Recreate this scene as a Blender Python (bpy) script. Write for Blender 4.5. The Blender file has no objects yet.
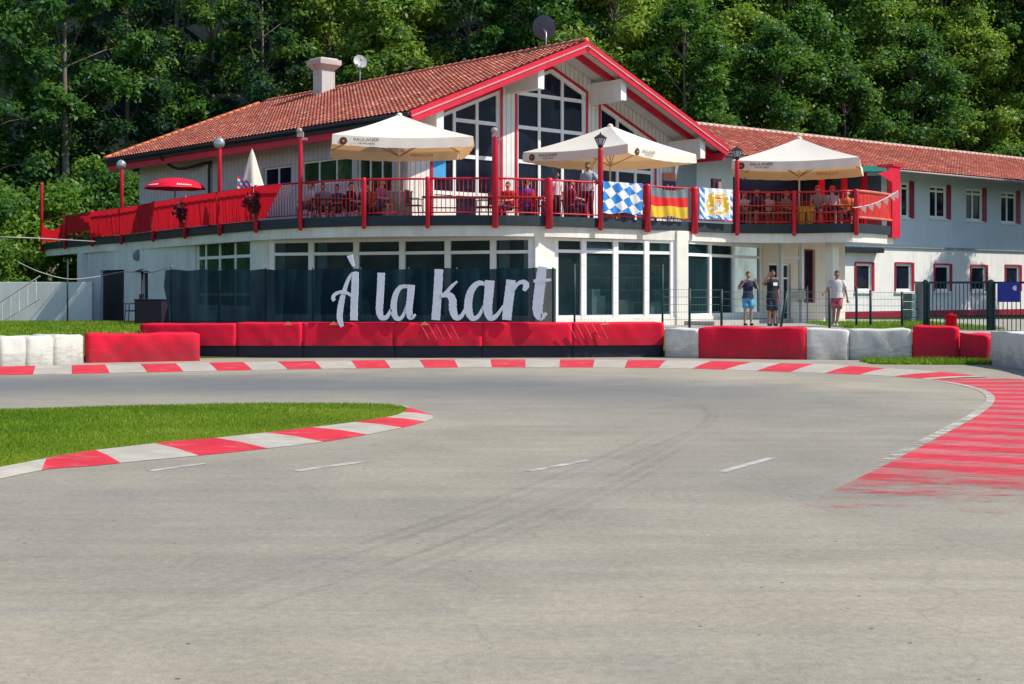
import bpy, bmesh, math, random
import numpy as np
from mathutils import Vector, Matrix
random.seed(7); RNG = np.random.default_rng(11)
S = bpy.context.scene
COL = S.collection
R = math.radians
# ------------------------------------------------------------------ camera model
CAMZ, FPX, CX, YH = 1.85, 1347.0, 512.0, 290.0
def at(px, Y, z=0.0): return Vector(((px - CX) * Y / FPX, Y, z))
def zof(py, Y): return CAMZ + (YH - py) * Y / FPX
def gnd(px, py, z=0.0):
    Y = FPX * (CAMZ - z) / (py - YH)
    return Vector(((px - CX) * Y / FPX, Y, z))
# ------------------------------------------------------------------ materials
def new_mat(name):
    m = bpy.data.materials.new(name); m.use_nodes = True
    nt = m.node_tree; nt.nodes.clear()
    out = nt.nodes.new('ShaderNodeOutputMaterial')
    b = nt.nodes.new('ShaderNodeBsdfPrincipled')
    nt.links.new(b.outputs[0], out.inputs[0])
    return m, nt, b, out
def N(nt, t, **k):
    n = nt.nodes.new(t)
    for a, v in k.items(): setattr(n, a, v)
    return n
def L(nt, a, b): nt.links.new(a, b)
def ramp(nt, fac, stops):
    r = N(nt, 'ShaderNodeValToRGB')
    el = r.color_ramp.elements
    while len(el) < len(stops): el.new(0.5)
    for e, (p, c) in zip(el, stops):
        e.position = p; e.color = (c[0], c[1], c[2], 1) if hasattr(c, '__len__') else (c, c, c, 1)
    L(nt, fac, r.inputs[0]); return r.outputs[0]
def noise(nt, scale, detail=4, rough=.6, vec=None):
    n = N(nt, 'ShaderNodeTexNoise'); n.inputs['Scale'].default_value = scale
    n.inputs['Detail'].default_value = detail; n.inputs['Roughness'].default_value = rough
    if vec is not None: L(nt, vec, n.inputs['Vector'])
    return n.outputs['Fac']
def pos(nt): return N(nt, 'ShaderNodeNewGeometry').outputs['Position']
def mixc(nt, fac, a, b, mode='MIX'):
    n = N(nt, 'ShaderNodeMix', data_type='RGBA', blend_type=mode)
    if hasattr(fac, 'is_linked'): L(nt, fac, n.inputs[0])
    else: n.inputs[0].default_value = fac
    for i, c in ((6, a), (7, b)):
        if hasattr(c, 'is_linked'): L(nt, c, n.inputs[i])
        else: n.inputs[i].default_value = (c[0], c[1], c[2], 1)
    return n.outputs[2]
def math_(nt, op, a, b=None, clamp=False):
    n = N(nt, 'ShaderNodeMath', operation=op); n.use_clamp = clamp
    for i, c in ((0, a), (1, b)):
        if c is None: continue
        if hasattr(c, 'is_linked'): L(nt, c, n.inputs[i])
        else: n.inputs[i].default_value = c
    return n.outputs[0]
def dotp(nt, v, d):
    n = N(nt, 'ShaderNodeVectorMath', operation='DOT_PRODUCT'); L(nt, v, n.inputs[0]); n.inputs[1].default_value = d
    return n.outputs['Value']
def bump(nt, b, h, strength=.3, dist=.02):
    n = N(nt, 'ShaderNodeBump'); n.inputs['Strength'].default_value = strength; n.inputs['Distance'].default_value = dist
    L(nt, h, n.inputs['Height']); L(nt, n.outputs[0], b.inputs['Normal'])
MATS = {}
def simple(name, c, rough=.6, var=.25, scale=3.0, metal=0, dirt=.0, bmp=0.0, spec=.4):
    """painted / plain surface: broad mottling, fine grain and optional streaky dirt running down"""
    if name in MATS: return MATS[name]
    m, nt, b, out = new_mat(name)
    p = pos(nt)
    f = noise(nt, scale, 5, .65, p)
    dk = tuple(x * (1 - var) for x in c); lt = tuple(min(1, x * (1 + var * .55)) for x in c)
    col = ramp(nt, f, [(.28, dk), (.72, lt)])
    if dirt:
        mp = N(nt, 'ShaderNodeMapping'); mp.inputs['Scale'].default_value = (5, 5, .45); L(nt, p, mp.inputs['Vector'])
        d = ramp(nt, noise(nt, 1.0, 5, .7, mp.outputs[0]), [(.5, 0), (.8, 1)])
        col = mixc(nt, math_(nt, 'MULTIPLY', d, dirt), col, tuple(x * .45 for x in c))
    L(nt, col, b.inputs['Base Color'])
    b.inputs['Roughness'].default_value = rough; b.inputs['Metallic'].default_value = metal
    b.inputs['Specular IOR Level'].default_value = spec
    if bmp: bump(nt, b, noise(nt, scale * 8, 4, .6, p), bmp, .02)
    MATS[name] = m; return m
WHITE = simple('white_paint', (.88, .86, .81), .55, .12, 1.2, dirt=.22)
FRAME = simple('white_window_frame', (.90, .89, .86), .45, .08, 3)
CREAMW = simple('cream_render', (.74, .68, .58), .8, .12, .9, dirt=.2, bmp=.15)
WALLW = simple('white_render', (.78, .785, .77), .85, .14, .7, dirt=.5, bmp=.15)
RED = simple('red_paint', (.66, .012, .04), .4, .22, 2.5)
REDD = simple('dark_red_paint', (.30, .01, .03), .45, .25, 2.5)
def translucent(m, c, f):
    nt = m.node_tree; out = [n for n in nt.nodes if n.type == 'OUTPUT_MATERIAL'][0]; b = [n for n in nt.nodes if n.type == 'BSDF_PRINCIPLED'][0]
    tr = N(nt, 'ShaderNodeBsdfTranslucent'); tr.inputs['Color'].default_value = (c[0], c[1], c[2], 1); mx = N(nt, 'ShaderNodeMixShader'); mx.inputs[0].default_value = f
    L(nt, b.outputs[0], mx.inputs[1]); L(nt, tr.outputs[0], mx.inputs[2]); L(nt, mx.outputs[0], out.inputs[0]); return m
CLOTHRED = translucent(simple('red_cloth', (.80, .008, .025), .8, .25, 2.2, dirt=.2), (.95, .02, .04), .5)
TARPRED = simple('red_tarpaulin', (.90, .010, .045), .65, .38, .9, dirt=.3, bmp=.3, spec=.2)
TARPWHITE = simple('white_tarpaulin', (.70, .68, .62), .6, .16, 1.6, dirt=.4, bmp=.3)
def grime(m, z0, amount):
    """tyre rubber and dust on the lower part"""
    nt = m.node_tree; b = [n for n in nt.nodes if n.type == 'BSDF_PRINCIPLED'][0]; src = b.inputs['Base Color'].links[0].from_socket
    p = pos(nt); sx = N(nt, 'ShaderNodeSeparateXYZ'); L(nt, p, sx.inputs[0])
    mp = N(nt, 'ShaderNodeMapping'); mp.inputs['Scale'].default_value = (1.1, 1.1, 5); L(nt, p, mp.inputs['Vector'])
    f = math_(nt, 'SUBTRACT', noise(nt, 2.0, 7, .75, mp.outputs[0]), math_(nt, 'MULTIPLY', sx.outputs[2], z0))
    L(nt, mixc(nt, math_(nt, 'MULTIPLY', ramp(nt, f, [(.22, 0), (.46, 1)]), amount), src, (.06, .05, .05)), b.inputs['Base Color']); return m
grime(TARPRED, .42, .45); grime(TARPWHITE, .62, .40)
TARPDARK = simple('navy_tarpaulin', (.012, .014, .03), .6, .3, 2)
DARK = simple('dark_metal', (.018, .022, .03), .45, .3, 4)
GREENM = simple('dark_green_metal', (.010, .040, .045), .5, .3, 4)
SLAB = simple('slab_edge_dark', (.022, .038, .048), .6, .3, 2, dirt=.2)
GREYM = simple('galvanised_metal', (.42, .43, .45), .4, .2, 4, metal=.6)
CANVAS = simple('cream_canvas', (.83, .78, .66), .9, .06, 1.5)
CLAD = None
BLACK = simple('black_print', (.02, .02, .025), .7, .1)
GREYP = simple('grey_plastic', (.25, .26, .28), .6, .2)
DOORM = simple('dark_door', (.022, .022, .04), .5, .25, 3)
WOOD = simple('brown_wood', (.24, .12, .055), .7, .35, 4)
ORANGE = simple('orange_paint', (.75, .13, .012), .55, .25, 3)
ORANGEW = simple('orange_light_wood', (.62, .2, .04), .6, .25, 3)
YELLOW = simple('gold_yellow', (.75, .47, .03), .7, .15)
BLUE = simple('sign_blue', (.015, .03, .32), .5, .15)
LBLUE = simple('poster_blue', (.07, .38, .70), .6, .15)
FBLUE = simple('flag_blue', (.03, .22, .62), .8, .1)
FWHITE = simple('flag_white', (.80, .80, .80), .85, .05)
FBLACK = simple('flag_black', (.035, .045, .055), .8, .1)
FRED = simple('flag_red', (.72, .02, .02), .8, .1)
STONEW = simple('letter_white', (.60, .65, .75), .7, .12, 6, bmp=.2)
BARK = simple('tree_bark', (.20, .165, .14), .9, .4, 5, bmp=.5)
SKIN = simple('skin', (.50, .27, .19), .55, .1)
SKIND = simple('skin_tanned', (.36, .17, .11), .55, .1)
def cloth(n, c): return simple('cloth_' + n, c, .85, .2, 9)

def cladding_mat():
    m, nt, b, out = new_mat('vertical_cladding'); p = pos(nt)
    return m
def siding(name, c, U, pitch=.19, gap=.16, dirt=.2):
    m, nt, b, out = new_mat(name); p = pos(nt)
    u = dotp(nt, p, (U[0], U[1], 0))
    fr = math_(nt, 'FRACT', math_(nt, 'DIVIDE', u, pitch))
    g = math_(nt, 'LESS_THAN', fr, gap)
    brd = math_(nt, 'FLOOR', math_(nt, 'DIVIDE', u, pitch))
    wn = N(nt, 'ShaderNodeTexWhiteNoise', noise_dimensions='1D'); L(nt, brd, wn.inputs['W'])
    f = noise(nt, 1.5, 5, .6, p)
    col = ramp(nt, f, [(.3, tuple(x * .85 for x in c)), (.7, c)])
    col = mixc(nt, math_(nt, 'MULTIPLY', wn.outputs[0], .09), col, tuple(x * .6 for x in c))
    col = mixc(nt, math_(nt, 'MULTIPLY', g, .7), col, tuple(x * .3 for x in c))
    L(nt, col, b.inputs['Base Color']); b.inputs['Roughness'].default_value = .6
    bump(nt, b, math_(nt, 'SUBTRACT', 1.0, g), .8, .03)
    return m
U2 = Vector((.738, .675)); V2 = Vector((-.675, .738))
GABLEM = siding('white_board_siding', (.90, .88, .83), U2, .24, .13)
GREYCL = siding('grey_metal_cladding', (.34, .40, .43), (.788, .616), .22, .2)
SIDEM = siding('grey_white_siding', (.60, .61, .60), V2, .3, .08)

def glass(name, c, lo=.35, tint=None):
    m, nt, b, out = new_mat(name); p = pos(nt)
    mp = N(nt, 'ShaderNodeMapping'); mp.inputs['Scale'].default_value = (.8, .8, .5); L(nt, p, mp.inputs['Vector'])
    f = noise(nt, 1.3, 3, .6, mp.outputs[0])
    col = ramp(nt, f, [(.35, tuple(x * lo for x in c)), (.62, c), (.75, tint or tuple(x * 1.8 for x in c))])  # lighter patches paint vague reflections into the pane colour
    L(nt, col, b.inputs['Base Color']); b.inputs['Roughness'].default_value = .04
    b.inputs['Specular IOR Level'].default_value = .10
    bump(nt, b, noise(nt, .6, 2, .5, p), .02, .05)
    return m
GLASS = glass('window_glass', (.014, .019, .038), .4, (.05, .075, .10))
GLASST = glass('window_glass_teal', (.014, .044, .054), .4, (.06, .12, .12))
GLASSG = glass('glass_garden_reflection', (.05, .11, .045), .3, (.26, .32, .05))  # green and yellow garden reflection painted into the glass colour

def roof_mat():
    m, nt, b, out = new_mat('clay_roof_tile'); p = pos(nt)
    at_ = N(nt, 'ShaderNodeAttribute', attribute_name='tint')
    col = ramp(nt, at_.outputs['Fac'], [(0, (.26, .070, .052)), (.35, (.46, .110, .070)), (.75, (.60, .17, .10)), (1, (.70, .38, .27))])
    f = ramp(nt, noise(nt, .45, 6, .7, p), [(.38, 0), (.66, 1)])
    col = mixc(nt, math_(nt, 'MULTIPLY', f, .45), col, (.20, .075, .06))
    f2 = ramp(nt, noise(nt, 2.2, 5, .7, p), [(.56, 0), (.72, 1)])
    col = mixc(nt, math_(nt, 'MULTIPLY', f2, .5), col, (.56, .40, .33))
    L(nt, col, b.inputs['Base Color']); b.inputs['Roughness'].default_value = .75
    return m
ROOFM = roof_mat()
def asphalt_mat():
    m, nt, b, out = new_mat('worn_asphalt'); p = pos(nt)
    sx = N(nt, 'ShaderNodeSeparateXYZ'); L(nt, p, sx.inputs[0])
    wob = math_(nt, 'MULTIPLY', math_(nt, 'SUBTRACT', noise(nt, .25, 3, .6, p), .5), 2.2)
    xx = math_(nt, 'MAXIMUM', math_(nt, 'ADD', sx.outputs[0], 3.0), 0.0)
    yy = math_(nt, 'SUBTRACT', sx.outputs[1], 18.6)
    r = math_(nt, 'SQRT', math_(nt, 'ADD', math_(nt, 'MULTIPLY', xx, xx), math_(nt, 'MULTIPLY', yy, yy)))
    r = math_(nt, 'ADD', r, wob)
    rr = math_(nt, 'DIVIDE', r, 16.0)
    band = ramp(nt, rr, [(.12, .1), (.28, .5), (.40, 1), (.54, .9), (.74, 0), (1, 0)])
    back = math_(nt, 'MULTIPLY_ADD', math_(nt, 'DIVIDE', yy, 9.0, True), .75); back.node.inputs[2].default_value = .25
    band = math_(nt, 'MULTIPLY', band, back)
    base = ramp(nt, noise(nt, .5, 6, .7, p), [(.3, (.30, .266, .202)), (.7, (.425, .378, .288))])
    # long streaks along the racing direction
    mp = N(nt, 'ShaderNodeMapping'); mp.inputs['Scale'].default_value = (.12, 1.6, 1); mp.inputs['Rotation'].default_value = (0, 0, R(-8)); L(nt, p, mp.inputs['Vector'])
    st = ramp(nt, noise(nt, 1.4, 5, .7, mp.outputs[0]), [(.42, 0), (.66, 1)])
    base = mixc(nt, math_(nt, 'MULTIPLY', st, .35), base, (.19, .19, .185))
    base = mixc(nt, math_(nt, 'MULTIPLY', band, .85), base, (.095, .115, .135))
    g = math_(nt, 'ADD', math_(nt, 'MULTIPLY', noise(nt, 70, 3, .75, p), .6), math_(nt, 'MULTIPLY', noise(nt, 16, 4, .7, p), .4))
    base = mixc(nt, .55, base, ramp(nt, g, [(.3, (.0, .0, .0)), (.7, (1, 1, 1))]), 'SOFT_LIGHT')
    # paving lanes laid side by side: long straight seams and slightly different tone per lane
    ln_ = math_(nt, 'ADD', math_(nt, 'MULTIPLY', sx.outputs[0], .26), math_(nt, 'MULTIPLY', sx.outputs[1], .115)); ln_ = math_(nt, 'ADD', ln_, math_(nt, 'MULTIPLY', noise(nt, .8, 2, .5, p), .04))
    wl_ = N(nt, 'ShaderNodeTexWhiteNoise', noise_dimensions='1D'); L(nt, math_(nt, 'FLOOR', ln_), wl_.inputs['W'])
    base = mixc(nt, math_(nt, 'MULTIPLY', wl_.outputs[0], .16), base, (.17, .17, .16))
    # scattered rubber crumbs and repaired dark patches
    vc = N(nt, 'ShaderNodeTexVoronoi'); vc.inputs['Scale'].default_value = 3.2; L(nt, p, vc.inputs['Vector'])
    base = mixc(nt, math_(nt, 'MULTIPLY', math_(nt, 'LESS_THAN', vc.outputs['Distance'], .05), .7), base, (.05, .05, .05))
    pt = ramp(nt, noise(nt, .22, 5, .65, p), [(.56, 0), (.66, 1)]); base = mixc(nt, math_(nt, 'MULTIPLY', pt, .22), base, (.15, .15, .15))
    # cracks
    vo = N(nt, 'ShaderNodeTexVoronoi', feature='DISTANCE_TO_EDGE'); vo.inputs['Scale'].default_value = .28
    wv = N(nt, 'ShaderNodeVectorMath', operation='ADD'); L(nt, p, wv.inputs[0])
    nz = N(nt, 'ShaderNodeTexNoise'); nz.inputs['Scale'].default_value = 1.2; L(nt, p, nz.inputs['Vector']); L(nt, nz.outputs['Color'], wv.inputs[1])
    L(nt, wv.outputs[0], vo.inputs['Vector'])
    cr = math_(nt, 'LESS_THAN', vo.outputs['Distance'], .003)
    base = mixc(nt, math_(nt, 'MULTIPLY', cr, .12), base, (.06, .06, .06))
    L(nt, base, b.inputs['Base Color']); b.inputs['Roughness'].default_value = .82
    bump(nt, b, g, .25, .01)
    return m
ASPH = asphalt_mat()
def worn_paint(name, c, worn=(.27, .25, .22), lo=.44, hi=.56):
    m, nt, b, out = new_mat(name); p = pos(nt)
    mp = N(nt, 'ShaderNodeMapping'); mp.inputs['Scale'].default_value = (.7, 1.6, 1); L(nt, p, mp.inputs['Vector'])
    f = ramp(nt, noise(nt, 3.0, 8, .75, mp.outputs[0]), [(lo, 0), (hi, 1)])
    v = ramp(nt, noise(nt, 1.0, 4, .6, p), [(.3, tuple(x * .75 for x in c)), (.7, c)])
    L(nt, mixc(nt, f, v, worn), b.inputs['Base Color']); b.inputs['Roughness'].default_value = .7
    return m
KRED = worn_paint('kerb_red_paint', (.72, .025, .05), (.52, .20, .18), .52, .74)
KWHITE = worn_paint('kerb_white_paint', (.54, .50, .43), (.38, .34, .28), .44, .64)
def faded_paint(name, c, c2, lo, hi, amax=1.0, sx=.7, sy=1.6):
    """paint rubbed off in patches; a 'fade' attribute wears it away towards the ends"""
    m, nt, b, out = new_mat(name); p = pos(nt)
    mp = N(nt, 'ShaderNodeMapping'); mp.inputs['Scale'].default_value = (sx, sy, 1); L(nt, p, mp.inputs['Vector'])
    at_ = N(nt, 'ShaderNodeAttribute', attribute_name='tint')
    f = math_(nt, 'ADD', noise(nt, 2.2, 9, .78, mp.outputs[0]), math_(nt, 'MULTIPLY', at_.outputs['Fac'], .5))
    a = ramp(nt, f, [(lo, amax), (hi, 0)])
    L(nt, ramp(nt, noise(nt, 5, 6, .7, mp.outputs[0]), [(.35, c), (.68, c2)]), b.inputs['Base Color']); b.inputs['Roughness'].default_value = .75
    tr = N(nt, 'ShaderNodeBsdfTransparent'); mx = N(nt, 'ShaderNodeMixShader'); L(nt, a, mx.inputs[0]); L(nt, tr.outputs[0], mx.inputs[1]); L(nt, b.outputs[0], mx.inputs[2]); L(nt, mx.outputs[0], out.inputs[0])
    return m
ARED = faded_paint('runoff_red_paint', (.66, .02, .05), (.64, .05, .07), .52, .80, .98)
AWHITE = faded_paint('runoff_faded_paint', (.64, .08, .10), (.62, .22, .22), .46, .78, .92)
LINEW = worn_paint('worn_white_line', (.60, .58, .54), (.30, .285, .25), .42, .6)
def ground_mat(name, a, bb, c, sc=.8):
    m, nt, b, out = new_mat(name); p = pos(nt)
    col = ramp(nt, noise(nt, sc, 7, .7, p), [(.3, a), (.52, bb), (.72, c)])
    f = noise(nt, 14, 4, .7, p)
    col = mixc(nt, .35, col, ramp(nt, f, [(.3, (.1, .1, .1)), (.7, (.9, .9, .9))]), 'SOFT_LIGHT')
    L(nt, col, b.inputs['Base Color']); b.inputs['Roughness'].default_value = .95
    b.inputs['Specular IOR Level'].default_value = .15
    bump(nt, b, f, .5, .05)
    return m
SOIL = ground_mat('forest_ground', (.012, .02, .012), (.025, .035, .015), (.04, .045, .02))
TURF = ground_mat('turf_ground', (.10, .15, .008), (.16, .21, .012), (.23, .25, .03), .5)
PAVE = ground_mat('forecourt_paving', (.30, .28, .25), (.38, .36, .32), (.44, .42, .38), .7)
def leaf_mat(name, a, bb, c):
    m, nt, b, out = new_mat(name); p = pos(nt)
    at_ = N(nt, 'ShaderNodeAttribute', attribute_name='tint')
    oi = N(nt, 'ShaderNodeObjectInfo')
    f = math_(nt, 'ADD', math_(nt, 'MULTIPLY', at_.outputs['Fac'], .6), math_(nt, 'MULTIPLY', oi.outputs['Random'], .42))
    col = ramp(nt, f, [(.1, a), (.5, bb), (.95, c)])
    L(nt, col, b.inputs['Base Color']); b.inputs['Roughness'].default_value = .5
    b.inputs['Specular IOR Level'].default_value = .3
    tr = N(nt, 'ShaderNodeBsdfTranslucent')
    L(nt, mixc(nt, .5, col, (.28, .52, .02)), tr.inputs['Color'])
    mx = N(nt, 'ShaderNodeMixShader'); mx.inputs[0].default_value = .36
    L(nt, b.outputs[0], mx.inputs[1]); L(nt, tr.outputs[0], mx.inputs[2]); L(nt, mx.outputs[0], out.inputs[0])
    return m
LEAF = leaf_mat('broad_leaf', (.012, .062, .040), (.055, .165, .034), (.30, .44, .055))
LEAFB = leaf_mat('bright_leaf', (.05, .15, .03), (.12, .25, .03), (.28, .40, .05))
LEAFD = leaf_mat('leaf_painted_shade', (.006, .034, .034), (.018, .070, .040), (.10, .23, .045))  # darker leaf copy: shade of the left forest put into the colour
LEAFR = leaf_mat('sunny_leaf', (.022, .085, .045), (.095, .215, .040), (.40, .50, .075))  # brighter leaf copy: sunlit look of the right crowns put into the colour
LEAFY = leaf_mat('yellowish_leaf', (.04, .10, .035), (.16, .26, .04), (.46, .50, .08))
GRASSM = leaf_mat('grass_blade', (.09, .18, .010), (.17, .29, .014), (.28, .38, .03))
def screen_mat():
    m, nt, b, out = new_mat('green_shade_netting'); p = pos(nt)
    mp = N(nt, 'ShaderNodeMapping'); mp.inputs['Scale'].default_value = (1.2, 1, .25); L(nt, p, mp.inputs['Vector'])
    f = noise(nt, 1.2, 5, .6, mp.outputs[0])
    L(nt, ramp(nt, f, [(.3, (.004, .022, .034)), (.7, (.008, .036, .044))]), b.inputs['Base Color'])
    b.inputs['Roughness'].default_value = .9; b.inputs['Specular IOR Level'].default_value = .1
    tr = N(nt, 'ShaderNodeBsdfTransparent'); mx = N(nt, 'ShaderNodeMixShader')
    L(nt, ramp(nt, f, [(.3, .985), (.7, .90)]), mx.inputs[0])
    L(nt, tr.outputs[0], mx.inputs[1]); L(nt, b.outputs[0], mx.inputs[2]); L(nt, mx.outputs[0], out.inputs[0])
    return m
SCREEN = screen_mat()
def canvas_mat():
    m, nt, b, out = new_mat('parasol_canvas'); p = pos(nt)
    L(nt, ramp(nt, noise(nt, 1.4, 5, .6, p), [(.3, (.90, .87, .78)), (.7, (.95, .925, .84))]), b.inputs['Base Color'])
    b.inputs['Roughness'].default_value = .9
    tr = N(nt, 'ShaderNodeBsdfTranslucent'); tr.inputs['Color'].default_value = (1.0, .52, .17, 1)
    mx = N(nt, 'ShaderNodeMixShader'); mx.inputs[0].default_value = .25
    L(nt, b.outputs[0], mx.inputs[1]); L(nt, tr.outputs[0], mx.inputs[2]); L(nt, mx.outputs[0], out.inputs[0])
    return m
PARASOL = canvas_mat()
def clear_glass():
    m, nt, b, out = new_mat('tinted_clear_glass'); p = pos(nt)
    b.inputs['Base Color'].default_value = (.025, .062, .072, 1); b.inputs['Roughness'].default_value = .04; b.inputs['Specular IOR Level'].default_value = .18
    tr = N(nt, 'ShaderNodeBsdfTransparent'); tr.inputs['Color'].default_value = (.62, .78, .80, 1)
    mx = N(nt, 'ShaderNodeMixShader'); L(nt, ramp(nt, noise(nt, .9, 3, .6, p), [(.35, .30), (.65, .55)]), mx.inputs[0]); L(nt, tr.outputs[0], mx.inputs[1]); L(nt, b.outputs[0], mx.inputs[2]); L(nt, mx.outputs[0], out.inputs[0])
    return m
CLEAR = clear_glass()
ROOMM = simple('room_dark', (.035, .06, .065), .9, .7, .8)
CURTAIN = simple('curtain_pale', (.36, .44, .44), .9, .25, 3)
# ------------------------------------------------------------------ mesh builder
def wloc(o):
    v = Vector((0, 0, 0))
    while o is not None: v += o.location; o = o.parent
    return v
def tag(o, label=None, cat=None, group=None, kind=None):
    if label: o['label'] = label
    if cat: o['category'] = cat
    if group: o['group'] = group
    if kind: o['kind'] = kind
    return o
def root(name, loc, label, cat, group=None, rz=0):
    o = bpy.data.objects.new(name, None); COL.objects.link(o); o.location = loc; o.rotation_euler = (0, 0, rz)
    o.empty_display_size = .2
    return tag(o, label, cat, group)
class MB:
    def __init__(s): s.v = []; s.f = []; s.mi = []
    def add(s, vs, fs, mi=0):
        n = len(s.v); s.v += [tuple(v) for v in vs]; s.f += [tuple(i + n for i in f) for f in fs]; s.mi += [mi] * len(fs); return s
    def poly(s, pts, mi=0): return s.add(pts, [tuple(range(len(pts)))], mi)
    def boxo(s, o, a, b, c, mi=0):
        o, a, b, c = map(Vector, (o, a, b, c))
        p = [o, o + a, o + a + b, o + b, o + c, o + a + c, o + a + b + c, o + b + c]
        fs = [(0, 3, 2, 1), (4, 5, 6, 7), (0, 1, 5, 4), (1, 2, 6, 5), (2, 3, 7, 6), (3, 0, 4, 7)]
        if a.cross(b).dot(c) < 0: fs = [f[::-1] for f in fs]
        return s.add(p, fs, mi)
    def box(s, c, d, rz=0, mi=0):
        c = Vector(c); cs, sn = math.cos(rz), math.sin(rz)
        a = Vector((cs, sn, 0)) * d[0]; b = Vector((-sn, cs, 0)) * d[1]; e = Vector((0, 0, d[2]))
        return s.boxo(c - a / 2 - b / 2 - e / 2, a, b, e, mi)
    def seg(s, p, q, w, h, mi=0, up=(0, 0, 1)):
        p, q = Vector(p), Vector(q); d = q - p; u = Vector(up); sd = d.cross(u)
        if sd.length < 1e-6: sd = Vector((1, 0, 0))
        sd = sd.normalized(); uu = sd.cross(d).normalized()
        return s.boxo(p - sd * w / 2 - uu * h / 2, sd * w, d, uu * h, mi)
    def tube(s, pts, rs, n=8, mi=0, cap=True):
        pts = [Vector(p) for p in pts]
        if not hasattr(rs, '__len__'): rs = [rs] * len(pts)
        base = len(s.v); prev = None
        for i, p in enumerate(pts):
            d = (pts[min(i + 1, len(pts) - 1)] - pts[max(i - 1, 0)])
            d = d.normalized() if d.length > 1e-9 else Vector((0, 0, 1))
            ref = Vector((1, 0, 0)) if abs(d.x) < .9 else Vector((0, 1, 0))
            if prev is not None: ref = prev
            a = (ref - d * ref.dot(d)).normalized(); b = d.cross(a); prev = a
            for k in range(n):
                t = 2 * math.pi * k / n
                s.v.append(tuple(p + (a * math.cos(t) + b * math.sin(t)) * rs[i]))
        for i in range(len(pts) - 1):
            for k in range(n):
                a0 = base + i * n + k; a1 = base + i * n + (k + 1) % n
                s.f.append((a0, a1, a1 + n, a0 + n)); s.mi.append(mi)
        if cap:
            s.f.append(tuple(base + k for k in range(n))[::-1]); s.mi.append(mi)
            s.f.append(tuple(base + (len(pts) - 1) * n + k for k in range(n))); s.mi.append(mi)
        return s
    def lathe(s, c, prof, n=16, mi=0):
        c = Vector(c); return s.tube([c + Vector((0, 0, z)) for r, z in prof], [max(r, .0005) for r, z in prof], n, mi)
    def ell(s, c, r, n=12, m=8, mi=0, rot=None):
        c = Vector(c); r = r if hasattr(r, '__len__') else (r, r, r); base = len(s.v)
        for i in range(m + 1):
            th = math.pi * i / m
            for k in range(n):
                ph = 2 * math.pi * k / n
                v = Vector((r[0] * math.sin(th) * math.cos(ph), r[1] * math.sin(th) * math.sin(ph), r[2] * math.cos(th)))
                if rot is not None: v = rot @ v
                s.v.append(tuple(c + v))
        for i in range(m):
            for k in range(n):
                a = base + i * n + k; b = base + i * n + (k + 1) % n
                s.f.append((a, a + n, b + n, b)); s.mi.append(mi)
        return s
    def build(s, name, mats, parent=None, smooth=False, bevel=0, tint=None):
        me = bpy.data.meshes.new(name)
        off = wloc(parent) if parent is not None else Vector((0, 0, 0))
        me.from_pydata([(v[0] - off.x, v[1] - off.y, v[2] - off.z) for v in s.v], [], s.f)
        if not isinstance(mats, (list, tuple)): mats = [mats]
        for m in mats: me.materials.append(m)
        if len(mats) > 1: me.polygons.foreach_set('material_index', s.mi)
        if smooth: me.polygons.foreach_set('use_smooth', [True] * len(me.polygons))
        if tint is not None:
            a = me.attributes.new('tint', 'FLOAT', 'POINT'); a.data.foreach_set('value', tint)
        me.update()
        o = bpy.data.objects.new(name, me); COL.objects.link(o)
        if parent is not None: o.parent = parent
        if bevel:
            md = o.modifiers.new('edge', 'BEVEL'); md.width = bevel; md.segments = 2; md.limit_method = 'ANGLE'
        return o
def copy_thing(o, loc, rz=None, label=None, parent=None):
    c = o.copy(); COL.objects.link(c)
    if parent is not None: c.parent = parent
    if loc is not None: c.location = loc
    if rz is not None: c.rotation_euler = (0, 0, rz)
    if label: c['label'] = label
    for ch in list(o.children): copy_thing(ch, None, parent=c)
    return c
def catmull(P, n=6):
    P = [Vector(p) for p in P]; out = []
    for i in range(len(P) - 1):
        a = P[max(i - 1, 0)]; b = P[i]; c = P[i + 1]; d = P[min(i + 2, len(P) - 1)]
        for k in range(n):
            t = k / n
            out.append(.5 * ((2 * b) + (c - a) * t + (2 * a - 5 * b + 4 * c - d) * t * t + (3 * b - a - 3 * c + d) * t ** 3))
    out.append(P[-1]); return out
def offset2(P, d):
    """shift a plan polyline sideways (to the left of its direction for d > 0)"""
    out = []
    for i, p in enumerate(P):
        t = (P[min(i + 1, len(P) - 1)] - P[max(i - 1, 0)]); t = Vector((t.x, t.y, 0)).normalized()
        out.append(p + Vector((-t.y, t.x, 0)) * d)
    return out
def text_mesh(txt, size):
    cu = bpy.data.curves.new('txt', 'FONT'); cu.body = txt; cu.size = size; cu.align_x = 'CENTER'; cu.align_y = 'CENTER'
    o = bpy.data.objects.new('txt', cu); COL.objects.link(o)
    bpy.context.view_layer.update()
    me = bpy.data.meshes.new_from_object(o.evaluated_get(bpy.context.evaluated_depsgraph_get()))
    vs = [v.co.copy() for v in me.vertices]; fs = [tuple(p.vertices) for p in me.polygons]
    bpy.data.objects.remove(o); bpy.data.curves.remove(cu); bpy.data.meshes.remove(me)
    return vs, fs
def add_text(mb, txt, size, c, ux, uz, mi=0, sx=1.0):
    vs, fs = text_mesh(txt, size); c, ux, uz = Vector(c), Vector(ux), Vector(uz)
    mb.add([c + ux * v.x * sx + uz * v.y for v in vs], fs, mi)
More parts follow.
